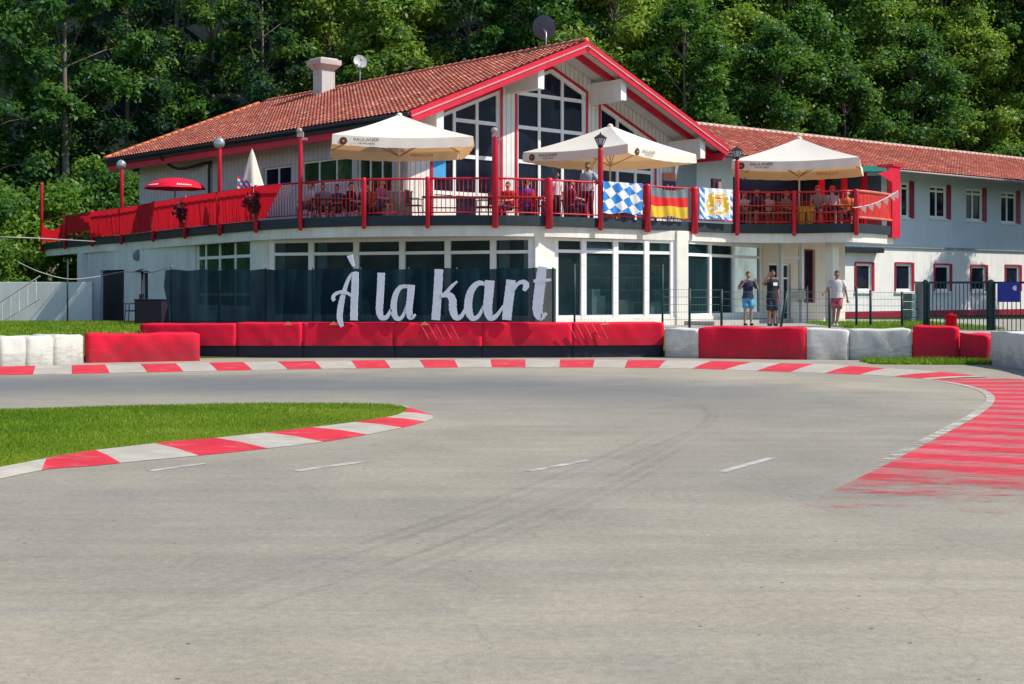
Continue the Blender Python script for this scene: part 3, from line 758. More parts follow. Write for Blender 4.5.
for i in range(int(LEN / .4)): mb.tube([bp(hw, i * .4, RZ + .06), bp(hw, i * .4 + .42, RZ + .05)], [.13, .10], 8)
mb.build('ridge_cap', ROOFM, BLD, True, 0, list(RNG.uniform(.3, .8, len(mb.v))))
mb = MB()
for i in range(int(sl / .4)): mb.tube([bp(0, LEN, EZ) + upL * (i * .4) + nL * .07, bp(0, LEN, EZ) + upL * (i * .4 + .42) + nL * .06], [.12, .10], 7)
mb.build('verge_cap', simple('orange_verge_tile', (.70, .20, .07), .7, .3, 3), BLD, True)
SOFF = siding('white_soffit_boards', (.74, .73, .70), V2, .18, .08)
mb = MB()
for side in (0, 1):
    a = bp(0, 0, EZ) if side == 0 else bp(WID, 0, EZ); n = nL if side == 0 else nR; up = upL if side == 0 else upR
    mb.boxo(a - n * .10 + V * .05, V * (LEN - .1), up * sl, n * .09)
mb.build('roof_soffit', SOFF, BLD)
for side in (0, 1):          # bargeboards: outer board with pale moulding, inner red rafter
    a = bp(0, 0, EZ) if side == 0 else bp(WID, 0, EZ); n = nL if side == 0 else nR; up = upL if side == 0 else upR
    mb = MB(); mb.boxo(a - n * .36 - V * .03, up * sl, V * .06, n * .40, 0)
    mb.boxo(a - n * .16 - V * .06, up * sl, V * .03, n * .05, 1)
    mb.build('bargeboard', [RED, simple('pink_trim', (.72, .32, .32), .5)], BLD)
    mb = MB(); mb.boxo(a - n * .32 + V * .75, up * sl, V * .16, n * .21); mb.build('rafter', RED, BLD)
    mb = MB(); mb.boxo(a - n * .36 + V * (LEN - .06), up * sl, V * .06, n * .40); mb.build('bargeboard', REDD, BLD)
# eaves: gutter, red eave beam
for side in (0, 1):
    uu = 0 if side == 0 else WID; sg = -1 if side == 0 else 1
    mb = MB(); mb.tube([bp(uu + sg * .06, .0, EZ - .06), bp(uu + sg * .06, LEN, EZ - .06)], .075, 8); mb.build('gutter', DARK, BLD, True)
    mb = MB(); mb.boxo(bp(uu - sg * .02, .07, EZ - .25), V * (LEN - .14), U * (-sg * .06), (0, 0, .14)); mb.build('eave_board', DARK, BLD)
    mb = MB(); mb.boxo(bp(uu - sg * .14, .07, EZ - .52), V * (LEN - .2), U * (-sg * .16), (0, 0, .32)); mb.build('eave_beam', RED, BLD)
# purlin ends
for uu in (1.45, 6.22, 10.64, 15.41):
    mb = MB(); zt = roofz(uu) - .16 - (.12 if uu in (1.45, 15.41) else .1)
    mb.boxo(bp(uu - .16, .18, zt - .82), U * .32, V * 2.0, (0, 0, .82)); mb.build('purlin', WHITE, BLD, bevel=.012)
# gable wall with real openings
g = 1.9; TH = .25
def gwall(u0, u1, zb0, zb1, name='gable_wall'):
    """wall piece between heights zb (bottom, may slope) and the roof underside"""
    mb = MB(); us = [u0, u1] if not (u0 < hw < u1) else [u0, hw, u1]
    for a, b in zip(us, us[1:]):
        f = lambda t: zb0 + (zb1 - zb0) * (t - u0) / (u1 - u0)
        A = [bp(a, g, f(a)), bp(b, g, f(b)), bp(b, g, roofz(b) - .12), bp(a, g, roofz(a) - .12)]
        B = [p + V * TH for p in A]
        mb.add(A + B, [(0, 1, 2, 3), (7, 6, 5, 4), (0, 4, 5, 1), (1, 5, 6, 2), (2, 6, 7, 3), (3, 7, 4, 0)])
    mb.build(name, GABLEM, BLD)
gw = [(2.5, 5.75), (6.6, 10.3), (11.12, 14.36)]
DR = .78
for a, b in ((1.2, 2.5), (5.75, 6.6), (10.3, 11.12), (14.36, 15.66)): gwall(a, b, FL - .2, FL - .2)
for a, b in gw:
    if a < hw < b: gwall(a, hw, roofz(a) - DR, roofz(hw) - DR); gwall(hw, b, roofz(hw) - DR, roofz(b) - DR)
    else: gwall(a, b, roofz(a) - DR, roofz(b) - DR)
def gglaze(u0, u1, mulls, rows, sill):
    top = lambda u: roofz(u) - DR
    fr_ = MB(); d0 = g + .06
    w = .13
    us = [u0] + mulls + [u1]
    for i, u in enumerate(us):
        a = u if i == 0 else (u - w if i == len(us) - 1 else u - w / 2); b = a + w
        A = [bp(a, d0, sill), bp(b, d0, sill), bp(b, d0, top(b) - .004), bp(a, d0, top(a) - .004)]; B = [p + V * .1 for p in A]
        fr_.add(A + B, [(0, 1, 2, 3), (0, 4, 5, 1), (1, 5, 6, 2), (2, 6, 7, 3), (3, 7, 4, 0)])
    for z in rows:
        for a, b in zip(us, us[1:]):
            aa, bb = a + w / 2 + .004, b - w / 2 - .004
            if top((aa + bb) / 2) > z + .25: fr_.boxo(bp(aa, d0 + .012, z - .07), U * (bb - aa), V * .07, (0, 0, .14))
    tp_ = [u0] + ([hw] if u0 < hw < u1 else []) + [u1]
    for a, b in zip(tp_, tp_[1:]):
        A = [bp(a, d0 - .01, top(a) - .15), bp(b, d0 - .01, top(b) - .15), bp(b, d0 - .01, top(b)), bp(a, d0 - .01, top(a))]; B = [p + V * .09 for p in A]
        fr_.add(A + B, [(0, 1, 2, 3), (0, 4, 5, 1), (2, 6, 7, 3)])
    wn = fr_.build('window', FRAME, BLD)
    pn = MB(); zs = [sill] ; pts = [bp(u0, d0 + .06, sill), bp(u1, d0 + .06, sill), bp(u1, d0 + .06, top(u1))] + ([bp(hw, d0 + .06, top(hw))] if u0 < hw < u1 else []) + [bp(u0, d0 + .06, top(u0))]
    pn.poly(pts); pn.build('pane', GLASS, wn)
    tr = MB()     # red trim round the opening
    for a, b in zip(tp_, tp_[1:]): tr.seg(bp(a, g - .03, top(a) + .05), bp(b, g - .03, top(b) + .05), .05, .10)
    for u in (u0 - .05, u1 + .05): tr.boxo(bp(u - .045, g - .05, sill), U * .09, V * .045, (0, 0, top(u) - sill + .1))
    tr.build('window_trim', RED, wn)
rows = [5.35, 6.72, 8.02, 9.3]
gglaze(2.5, 5.75, [3.58, 4.67], rows, FL + .12); gglaze(6.6, 10.3, [7.83, 9.07], rows, FL + .12); gglaze(11.12, 14.36, [12.2, 13.28], rows, FL + .12)
for a, b in gw: MB().boxo(bp(a, g, FL - .2), U * (b - a), V * TH, (0, 0, .32)).build('sill_panel', WHITE, BLD)
for a, b in ((2.5, 3.58), (4.67, 5.75)): MB().boxo(bp(a + .1, g + .03, FL + .14), U * (b - a - .2), V * .03, (0, 0, 1.0)).build('lower_panel', WHITE, BLD)
# generic wall with rectangular openings
def wall_open(A, B, z0, z1, ops, mat, parent, name='wall', rev=.16, thick=.2):
    A, B = Vector(A), Vector(B); d = (B - A); ln = d.length; d.normalize(); nrm = Vector((d.y, -d.x, 0))
    us = sorted({0, ln} | {o[0] for o in ops} | {o[1] for o in ops}); zs = sorted({z0, z1} | {o[2] for o in ops} | {o[3] for o in ops})
    mb = MB(); q = lambda u, z, w=0: A + d * u + Vector((0, 0, z - A.z)) - nrm * w
    for a, b in zip(us, us[1:]):
        for c, e in zip(zs, zs[1:]):
            mu, mz = (a + b) / 2, (c + e) / 2
            if any(o[0] < mu < o[1] and o[2] < mz < o[3] for o in ops): continue
            mb.poly([q(a, c), q(b, c), q(b, e), q(a, e)])
    for o in ops:
        a, b, c, e = o[:4]
        mb.poly([q(a, c), q(a, e), q(a, e, rev), q(a, c, rev)]); mb.poly([q(b, c), q(b, c, rev), q(b, e, rev), q(b, e)])
        mb.poly([q(a, c), q(a, c, rev), q(b, c, rev), q(b, c)]); mb.poly([q(a, e), q(b, e), q(b, e, rev), q(a, e, rev)])
    mb.poly([q(0, z1), q(ln, z1), q(ln, z1, thick), q(0, z1, thick)]); mb.poly([q(0, z0), q(0, z1), q(0, z1, thick), q(0, z0, thick)]); mb.poly([q(ln, z0), q(ln, z0, thick), q(ln, z1, thick), q(ln, z1)])
    return mb.build(name, mat, parent), (A, d, nrm)
def window(fr3, u0, u1, z0, z1, cols, rows, parent, fw=.07, rev=.10, fm=FRAME, gm=GLASS, open_=None):
    A, d, nrm = fr3; q = lambda u, z, w=0: A + d * u + Vector((0, 0, z - A.z)) - nrm * w
    mb = MB()
    xs = [u0] + [u0 + (u1 - u0) * c for c in cols] + [u1]
    for i, x in enumerate(xs):
        a = x if i == 0 else (x - fw if i == len(xs) - 1 else x - fw / 2)
        mb.boxo(q(a, z0, rev), d * fw, -nrm * .07, (0, 0, z1 - z0))
    zz = [z0 + fw / 2] + list(rows) + [z1 - fw / 2]
    for z in zz:
        for a, b in zip(xs, xs[1:]):
            aa = a + (fw if a == u0 else fw / 2) + .002; bb = b - (fw if b == u1 else fw / 2) - .002
            mb.boxo(q(aa, z - fw / 2 + .002, rev + .004), d * (bb - aa), -nrm * .06, (0, 0, fw - .004))
    w = mb.build('window', fm, parent)
    MB().poly([q(u0 + .01, z0 + .01, rev + .04), q(u1 - .01, z0 + .01, rev + .04), q(u1 - .01, z1 - .01, rev + .04), q(u0 + .01, z1 - .01, rev + .04)]).build('pane', gm, w)
    return w
def t_of(A, B, px):
    """distance along the plan line A->B seen at column px"""
    d = (Vector(B) - Vector(A)); d.normalize(); kx = (px - CX) / FPX
    return (kx * A[1] - A[0]) / (d.x - kx * d.y)
# upper left side wall (under the eaves)
A = bp(1.2, LEN - 1.0, 0); B = bp(1.2, g, 0)
lw = lambda px: t_of(A, B, px)
def zl(px, y): t = lw(px); Y = (A + (B - A).normalized() * t).y; return zof(y, Y)
o1 = (lw(263), lw(291), zl(277, 187), zl(277, 166.5)); o2 = (lw(301), lw(352), zl(326, 184), zl(326, 159)); o3 = (lw(357), lw(392), FL + .08, zl(372, 156))
w_, f3 = wall_open(A, B, FL - .2, EZ - .05, [o1, o2, o3], SIDEM, BLD, 'side_wall')
window(f3, *o1, [.5], [], BLD); window(f3, *o2, [.33, .67], [], BLD, gm=GLASSG); window(f3, *o3, [.33, .67], [], BLD, gm=GLASSG)
# far and right walls of the main volume (close the shell)
wall_open(bp(15.66, g, 0), bp(15.66, LEN - 1, 0), G, EZ + .3, [], WALLW, BLD, 'side_wall')
mb = MB(); mb.poly([bp(1.2, LEN - 1, G), bp(15.66, LEN - 1, G), bp(15.66, LEN - 1, roofz(15.66) - .12), bp(hw, LEN - 1, RZ - .12), bp(1.2, LEN - 1, roofz(1.2) - .12)][::-1]); mb.build('rear_wall', WALLW, BLD)
# down pipe
d0 = lw(211); A_ = A + (B - A).normalized() * d0; nrm_ = -U
mb = MB(); zt = zl(211, 164); p0 = A_ - U * 1.25 + (A - B).normalized() * 2.2 + Vector((0, 0, EZ - .2)); p1 = A_ - U * .5 + (A - B).normalized() * 1.9 + Vector((0, 0, EZ - .72))
p2 = A_ - U * .10 + Vector((0, 0, zt + .05)); p3 = A_ - U * .10 + Vector((0, 0, zt - .25)); p4 = A_ - U * .10 + Vector((0, 0, FL))
mb.tube(catmull([p0, p1, p2, p3, p4], 4), .06, 8); mb.build('downpipe', DARK, BLD, True)
# chimney, antennas
p = bp(hw, 17.2, 0)
def ridge_at(px):
    A, B = bp(hw, 0, 0), bp(hw, LEN, 0); return A + V * t_of(A, B, px)
p = ridge_at(333) - U * .5; zt = zof(59, p.y)
ch = root('chimney', (p.x, p.y, RZ - .4), 'white roof chimney with flared top at the rear of the red roof', 'chimney')
mb = MB(); mb.box((p.x, p.y, (RZ - .4 + zt - .5) / 2), (.72, .72, zt - .5 - RZ + .4), R(42)); mb.build('shaft', simple('chimney_white', (.62, .58, .55), .7, .2, 2, dirt=.4), ch)
mb = MB()
def ring(mb, c, z0, w0, z1, w1, rz):
    f = []
    for z, w in ((z0, w0), (z1, w1)):
        for k_ in range(4):
            a = rz + R(45) + k_ * math.pi / 2; f.append((c.x + math.cos(a) * w * .7071, c.y + math.sin(a) * w * .7071, z))
    mb.add(f, [(0, 1, 5, 4), (1, 2, 6, 5), (2, 3, 7, 6), (3, 0, 4, 7), (3, 2, 1, 0), (4, 5, 6, 7)])
ring(mb, p, zt - .52, .78, zt - .32, 1.12, R(42)); ring(mb, p, zt - .315, 1.14, zt - .08, 1.16, R(42)); ring(mb, p, zt - .075, 1.0, zt, .85, R(42)); mb.build('cap', simple('chimney_cap', (.62, .52, .48), .7, .25, 2, dirt=.4), ch)
def dish(px, py, rad, base_px, label, mat, facing):
    b = ridge_at(base_px); c = Vector(((px - CX) * b.y / FPX, b.y, zof(py, b.y)))
    r_ = root('satellite_dish', (b.x, b.y, RZ), label, 'satellite dish', 'satellite dishes on the roof ridge')
    mb = MB(); mb.tube([(b.x, b.y, RZ - .1), (b.x, b.y, c.z - .05)], .035, 8); mb.tube([(b.x, b.y, c.z - .25), c + facing * .0], .03, 8); mb.build('mast', GREYM, r_, True)
    rot = facing.to_track_quat('Z', 'Y').to_matrix(); mb = MB(); n = 28
    rings = []
    for i in range(6):
        t = i / 5
        for k_ in range(n): a = 2 * math.pi * k_ / n; mb.v.append(tuple(c + rot @ Vector((rad * t * math.cos(a), rad * 1.05 * t * math.sin(a), .22 * rad * t * t))))
    for i in range(5):
        for k_ in range(n): mb.f.append((i * n + k_, i * n + (k_ + 1) % n, (i + 1) * n + (k_ + 1) % n, (i + 1) * n + k_)); mb.mi.append(0)
    mb.build('reflector', mat, r_, True)
    mb = MB(); f = c + facing * rad * .75; mb.tube([c + rot @ Vector((0, -rad, .2 * rad)), f], .018, 6); mb.ell(f, .06, 8, 6); mb.build('receiver_arm', GREYM, r_, True)
dish(543.5, 28, .46, 546, 'dark grey satellite dish on a pale mast at the front peak of the roof', simple('dish_grey', (.10, .12, .17), .5, .2), Vector((.25, .9, .35)).normalized())
dish(360, 62, .31, 360, 'small pale satellite dish on a mast beside the chimney', simple('dish_pale', (.45, .46, .48), .5, .2), Vector((.35, -.85, .35)).normalized())
# ------------------------------------------------------------------ terrace slab, railing, ground floor
posts_px = [(43, 66.0), (66.5, 62.0), (94, 58.5), (123, 55.9), (155, 52.5), (187, 49.5), (221, 46.8), (258, 44.4), (302, 42.7), (365, 41.5), (428, 41.15), (495, 41.0), (548, 41.6), (599, 42.7), (646, 44.0), (693, 45.3), (736, 46.6), (794, 46.9), (855, 46.2), (897, 48.6)]
PP = [at(px, Y) for px, Y in posts_px]
edge = catmull(PP, 5)
inn = offset2(edge, .12); inn2 = offset2(edge, .22)
def band(poly, z0, z1, depth, name, mat, parent):
    mb = MB(); back = offset2(poly, depth)
    for i in range(len(poly) - 1):
        a, b, c, e = poly[i], poly[i + 1], back[i + 1], back[i]; z = lambda p, h: (p.x, p.y, h)
        mb.poly([z(a, z0), z(b, z0), z(b, z1), z(a, z1)]); mb.poly([z(a, z1), z(b, z1), z(c, z1), z(e, z1)]); mb.poly([z(e, z0), z(c, z0), z(b, z0), z(a, z0)])
    a, b = poly[0], back[0]; mb.poly([(a.x, a.y, z0), (a.x, a.y, z1), (b.x, b.y, z1), (b.x, b.y, z0)])
    a, b = poly[-1], back[-1]; mb.poly([(a.x, a.y, z0), (b.x, b.y, z0), (b.x, b.y, z1), (a.x, a.y, z1)])
    return mb.build(name, mat, parent)
backpts = [Vector((15.6, 55, 0)), Vector((9, 60, 0)), Vector((-2, 62, 0)), Vector((-12, 70, 0)), Vector((-21, 73, 0))]
mb = MB(); pl = [(p.x, p.y) for p in offset2(edge, .02)] + [(p.x, p.y) for p in backpts]
mb.poly([(x, y, FL) for x, y in pl]); mb.poly([(x, y, FL - .28) for x, y in pl][::-1]); n = len(pl)
mb.build('terrace_floor', simple('terrace_boards', (.20, .19, .18), .8, .3, 2), BLD)
band(edge, FL - .275, FL + .03, .10, 'terrace_edge', SLAB, BLD)
FASC = simple('cream_fascia', (.86, .82, .73), .7, .16, 1.0, dirt=.45)
band(inn, 3.50, FL - .28, .35, 'terrace_fascia', FASC, BLD)
# posts and rails
RAILZ = 5.25
tall = {0: 7.1, 3: 6.9, 6: 6.8, 8: 6.75, 11: 6.55, 13: 6.35, 16: 6.35}
thick = {11: .10, 12: .12, 13: .085, 14: .11, 15: .12, 18: .085, 16: .075}
LAMPG = simple('lamp_glass', (.55, .55, .58), .2, .3, 20)
for i, p in enumerate(PP):
    if i == 19: continue
    r = thick.get(i, .072); o = offset2(PP, -.07 if i not in (3, 6) else -.22)[i] + Vector((.16 if i in (3, 6) else 0, 0, 0)); zt = tall.get(i, RAILZ + .06)
    mb = MB(); mb.lathe((o.x, o.y, 0), [(.0, 3.72), (r, 3.75), (r, zt - .08), (r * .9, zt - .02), (r * .5, zt)], 12)
    ps = mb.build('railing_post', RED, BLD, True)
    if i in (3, 6):
        mb = MB(); mb.ell((o.x - .02, o.y, zt + .14), (.20, .17, .20), 14, 10); mb.build('spot_lamp', simple('lamp_chrome', (.55, .57, .6), .25, .5, 9, metal=.5), ps, True)
    elif i in (8, 11):
        mb = MB(); mb.box((o.x, o.y, zt + .02), (.20, .16, .16)); mb.ell((o.x - .03, o.y - .04, zt + .15), (.10, .09, .09), 12, 8); mb.box((o.x + .12, o.y, zt - .12), (.18, .12, .08)); mb.build('spot_lamp', [simple('lamp_pale', (.50, .36, .35), .4, .4, 14)], ps)
    elif i in (13, 16):
        mb = MB(); mb.lathe((o.x, o.y, zt), [(.05, 0), (.09, .03), (.09, .08), (.05, .1)], 8); mb.lathe((o.x, o.y, zt), [(.20, .30), (.21, .32), (.10, .40), (.03, .44), (.012, .50)], 6)
        for k_ in range(6):
            a = k_ * math.pi / 3; mb.tube([(o.x + .09 * math.cos(a), o.y + .09 * math.sin(a), zt + .09), (o.x + .19 * math.cos(a), o.y + .19 * math.sin(a), zt + .31)], .012, 5)
        ln_ = mb.build('lantern', DARK, ps)
        MB().lathe((o.x, o.y, zt), [(.08, .10), (.17, .30)], 6).build('lantern_glass', LAMPG, ln_)
def seg_pts(i): return edge[i * 5:(i + 1) * 5 + 1]
def cloth_panel(i, z0, z1, name, mat, off=-.02, amp=.03, sag=0.0):
    P = resample(seg_pts(i), 30); Q = offset2(P, off); mb = MB(); rows_ = 8
    for r in range(rows_ + 1):
        for k_, q in enumerate(Q):
            t = k_ / 29; s = r / rows_; wv = amp * math.sin(k_ * 1.1 + i * 2 + r * .3) * (.3 + s) + amp * .6 * math.sin(k_ * 2.7 + i)
            nn = (Q[min(k_ + 1, 29)] - Q[max(k_ - 1, 0)]).normalized()
            zz = z1 + (z0 - z1) * s - sag * math.sin(math.pi * t) * (1 - .6 * s) - .015 * abs(math.sin(k_ * .9)) * s
            mb.v.append((q.x + nn.y * wv, q.y - nn.x * wv, zz))
    for r in range(rows_):
        for k_ in range(29): a = r * 30 + k_; mb.f.append((a + 30, a + 31, a + 1, a)); mb.mi.append(0)
    return mb.build(name, mat, BLD, True)
for i in range(18):
    P = seg_pts(i)
    mb = MB(); mb.tube([Vector((p.x, p.y, RAILZ)) for p in P], .032, 8)
    if i >= 1:
        mb.tube([Vector((p.x, p.y, FL + .12)) for p in P], .022, 6)
        n = max(6, int((P[-1] - P[0]).length / .135))
        for q in resample(P, n + 1)[1:-1]: mb.tube([(q.x, q.y, FL + .12), (q.x, q.y, RAILZ)], .0125, 5)
        if 12 > i >= 7: pass
    mb.build('railing_panel', RED if i >= 8 else REDD, BLD, True)
cloth_panel(0, 4.3, 5.05, 'railing_cloth', CLOTHRED, -.05, .05, .35)
cloth_panel(1, 4.45, RAILZ - .05, 'railing_cloth', CLOTHRED, -.04, .03)
for i in (2, 3, 4, 5, 6): cloth_panel(i, FL + .04, RAILZ - .02, 'railing_cloth', CLOTHRED, -.165, .022)
# last cloth ends on a diagonal
P = resample(seg_pts(7), 30); Q = offset2(P, -.165); mb = MB()
for k_ in range(20):
    a, b = Q[k_], Q[k_ + 1]; za = FL + .08 + (RAILZ - FL - .1) * max(0, (k_ - 9) / 11); zb = FL + .08 + (RAILZ - FL - .1) * max(0, (k_ - 8) / 11)
    mb.poly([(a.x, a.y, za), (b.x, b.y, zb), (b.x, b.y, RAILZ - .02), (a.x, a.y, RAILZ - .02)])
mb.build('railing_cloth', CLOTHRED, BLD)
# right end: red boarded screen, tall red corner tower, sloping trim
P = seg_pts(18)
mb = MB(); e_ = offset2(P, -.02); e2_ = offset2(P, .04)
for q0, q1 in zip(resample(P, 15), resample(P, 15)[1:]):
    mb.boxo((q0.x, q0.y, FL + .28), (q1 - q0) * .93, Vector((.02, .06, 0)), (0, 0, RAILZ - FL - .34))
mb.build('railing_boards', simple('red_boards', (.62, .03, .02), .6, .35, 3), BLD)
mb = MB(); mb.tube([Vector((p.x, p.y, RAILZ)) for p in P], .05, 8); mb.tube([Vector((p.x, p.y, FL + .24)) for p in P], .045, 8); mb.build('railing_panel', simple('salmon_rail', (.66, .17, .13), .5), BLD, True)
pc = PP[19]; pd = (PP[19] - PP[18]).normalized(); pn_ = Vector((-pd.y, pd.x, 0))
mb = MB(); o_ = pc - pd * .55 - pn_ * .08
mb.boxo(o_ + Vector((0, 0, 3.72)), pd * .65, pn_ * .18, (0, 0, 2.55)); mb.boxo(pc + pd * .1 + Vector((0, 0, 3.72)), pd * .12, pn_ * .45, (0, 0, 2.55))
mb.boxo(o_ - pd * .06 - pn_ * .05 + Vector((0, 0, 6.27)), pd * .95, pn_ * .62, (0, 0, .09))
mb.build('corner_screen', RED, BLD, bevel=.01)
mb = MB(); mb.poly([o_ + Vector((0, 0, 5.7)), o_ - pd * 1.1 + Vector((0, 0, 5.95)), o_ - pd * .35 + Vector((0, 0, 6.1)), o_ + Vector((0, 0, 6.28))][::-1]); mb.build('corner_brace', RED, BLD)
# ground floor
GA = [Vector((-18.9, 60, 0)), Vector((-8.75, 45.6, 0)), Vector((-8.1, 44.8, 0)), Vector((.68, 41.62, 0)), Vector((1.3, 42.25, 0)), Vector((5.45, 44.8, 0)), Vector((5.85, 45.05, 0)), Vector((9.25, 49.75, 0))]
lx = lambda px: t_of(GA[0], GA[1], px)
dl = (GA[1] - GA[0]).normalized()
def zz(px, y, A=GA[0], d=None):
    d = dl if d is None else d; return zof(y, (A + d * t_of(A, A + d, px)).y)
od = (lx(100.5), lx(124), .30, zz(112, 270)); ow = (lx(195), lx(250), 1.2, zz(222, 238.5)); ov = (lx(141), lx(148), 1.0, zz(144, 273))
w_, f3 = wall_open(GA[0], GA[1], .2, 3.82, [od, ow, ov], WALLW, BLD, 'ground_wall', .18)
window(f3, *ow, [.16, .42, .70], [zz(222, 257), zz(222, 262) - 1.15], BLD, gm=GLASSG, fw=.11)
q = lambda u, z, w=0: GA[0] + dl * u + Vector((0, 0, z)) - f3[2] * w
dr = MB().boxo(q(od[0] + .04, .32, .15), dl * (od[1] - od[0] - .08), f3[2] * .05, (0, 0, od[3] - .36)).build('door', DOORM, BLD, bevel=.01)
MB().ell(q(od[1] - .25, 1.4, .07), .05, 8, 6).build('handle', GREYM, dr)
MB().poly([q(ov[0], ov[2], .17), q(ov[1], ov[2], .17), q(ov[1], ov[3], .17), q(ov[0], ov[3], .17)]).build('narrow_window', GLASS, BLD)
mb = MB(); c = q(lx(138.5), zz(138, 256), -.08); mb.ell(c, (.16, .12, .20), 10, 8); mb.boxo(q(lx(138.5) - .08, zz(138, 256) - .05, 0), dl * .16, f3[2] * .06, (0, 0, .3)); mb.build('wall_lamp', GREYP, BLD, True)
mb = MB(); a = GA[0]; mb.boxo(a + Vector((-.55, .25, .2)), (.55, -.0, 0), (0, .3, 0), (0, 0, 3.5)); mb.build('side_pier', WALLW, BLD)
def column(A, B, d=.35, z0=.2, z1=3.82, mat=FASC):
    A, B = Vector(A), Vector(B); t = (B - A).normalized(); n_ = Vector((t.y, -t.x, 0))
    MB().boxo(A + n_ * .06 + Vector((0, 0, z0)), B - A, -n_ * d, (0, 0, z1 - z0)).build('column', mat, BLD, bevel=.012)
def glazed(A, B, pxs, tr_y, parent, sill=.95, gm=GLASST, fwp=.20, opened=None):
    d = (B - A).normalized(); ln = (B - A).length
    ts = [max(.0, min(ln, t_of(A, B, p))) for p in pxs]; mid = (A + B) / 2; zt = zof(tr_y, mid.y)
    w_, f3 = wall_open(A, B, .2, 3.82, [(0.001, ln - .001, sill, 3.50)], FASC, parent, 'ground_wall', .1)
    cols = [(t / ln) for t in ts[1:-1]]
    mb = MB(); qq = lambda u, z, w=0: A + d * u + Vector((0, 0, z)) - f3[2] * w
    for t in [fwp / 2 + .002] + [t for t in ts[1:-1]] + [ln - fwp / 2 - .002]:
        mb.boxo(qq(t - fwp / 2, sill + .002, .03), d * fwp, f3[2] * -.12, (0, 0, 3.495 - sill))
    for z, hh in ((sill + .05, .10), (zt, .10), (3.45, .09)):
        tt = [0] + ts[1:-1] + [ln]
        for a, b in zip(tt, tt[1:]):
            aa = a + (fwp if a == 0 else fwp / 2) + .004; bb = b - (fwp if b == ln else fwp / 2) - .004
            mb.boxo(qq(aa, z - hh / 2, .05), d * (bb - aa), f3[2] * -.08, (0, 0, hh))
    w = mb.build('window', FRAME, parent)
    tt = [0] + ts[1:-1] + [ln]
    for j, (a, b) in enumerate(zip(tt, tt[1:])):
        for r, (c, e) in enumerate(((sill, zt), (zt, 3.49))):
            if opened == (j, r):
                n_ = f3[2]; mb = MB(); lo = [qq(a + .12, c + .06, .05), qq(b - .12, c + .06, .05), qq(b - .12, e - .1, .05) + n_ * -.38, qq(a + .12, e - .1, .05) + n_ * -.38]
                mb.poly([p + n_ * .02 for p in lo]); mb.build('tilted_pane', simple('sky_pane', (.42, .56, .62), .15, .2), w)
            MB().poly([qq(a, c + .002, .10), qq(b, c + .002, .10), qq(b, e, .10), qq(a, e, .10)]).build('pane', CLEAR, w)
    # the room behind: dim rear wall and floor, curtains, stacked things on the sill
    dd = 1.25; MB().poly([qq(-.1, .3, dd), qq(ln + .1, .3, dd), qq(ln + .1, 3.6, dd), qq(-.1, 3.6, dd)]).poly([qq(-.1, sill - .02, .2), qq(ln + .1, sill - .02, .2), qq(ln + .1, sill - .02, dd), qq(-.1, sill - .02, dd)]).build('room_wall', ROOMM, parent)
    rg = random.Random(int(ln * 100)); nc = 0
    for j, (a, b) in enumerate(zip(tt, tt[1:])):
        if rg.random() < .62:
            x0 = a + .12 if rg.random() < .5 else b - .12 - .34; mb = MB(); z0 = sill if rg.random() < .7 else zt
            for k_ in range(12): mb.poly([qq(x0 + .03 * k_, z0 + .03, .26 + .03 * (k_ % 2)), qq(x0 + .03 * (k_ + 1), z0 + .03, .26 + .03 * ((k_ + 1) % 2)), qq(x0 + .03 * (k_ + 1), 3.44, .26 + .03 * ((k_ + 1) % 2)), qq(x0 + .03 * k_, 3.44, .26 + .03 * (k_ % 2))])
            mb.build('curtain', CURTAIN, parent)
        if rg.random() < .55:
            mb = MB(); u_ = rg.uniform(a + .3, b - .6); w1 = rg.uniform(.3, .7); h1 = rg.uniform(.35, .8); mb.boxo(qq(u_, sill, .75), d * w1, f3[2] * .35, (0, 0, h1)); mb.boxo(qq(u_ + .06, sill + h1 + .002, .72), d * w1 * .6, f3[2] * .25, (0, 0, h1 * .3)); mb.build('furniture', simple('indoor_%d' % rg.randint(0, 2), ((.5, .5, .48), (.30, .22, .16), (.12, .16, .18))[rg.randint(0, 2)], .7), parent)
    return w
column(GA[1], GA[2]); column(GA[3], GA[4], .5); column(GA[5], GA[6], .4)
glazed(GA[2], GA[3], [268, 310.5, 355.5, 401.5, 447, 492.5, 535], 253, BLD)
glazed(GA[4], GA[5], [553, 584.5, 616.5, 647.5, 675], 252, BLD, opened=(1, 1))
glazed(GA[6], GA[7], [686, 711.5, 735, 760], 256, BLD, fwp=.15, opened=None)
# entrance lobby: recessed back wall with glazed partition, sill step
EB = Vector((13.6, 55.0, 0)); d = (EB - GA[7]).normalized()
zq = lambda y, Y: zof(y, Y)
ops = []; LOBBY = simple('lobby_cream', (.78, .70, .58), .8, .12, 1)
ln = (EB - GA[7]).length
w_, f3 = wall_open(GA[7], EB, .2, 3.82, [(.5, 2.2, .25, 2.85), (2.8, 4.2, 1.35, 3.45)], LOBBY, BLD, 'lobby_wall', .15)
window(f3, .5, 2.2, .25, 2.85, [.5], [2.3], BLD, gm=GLASST); window(f3, 2.8, 4.2, 1.35, 3.45, [.5], [], BLD, fm=REDD)
for px in (781, 801.5):
    c = at(px, 48.9); MB().box((c.x, c.y, 2.0), (.13, .13, 3.6), R(40)).build('porch_post', FRAME, BLD)
c0, c1 = at(781, 48.9), at(801.5, 48.9); MB().seg((c0.x + .07, c0.y, 3.02), (c1.x - .07, c1.y, 3.02), .08, .1).build('porch_rail', FRAME, BLD)
c = at(832, 47.4); MB().box((c.x, c.y, 2.0), (.34, .34, 3.64), R(38)).build('column', FASC, BLD, bevel=.02)
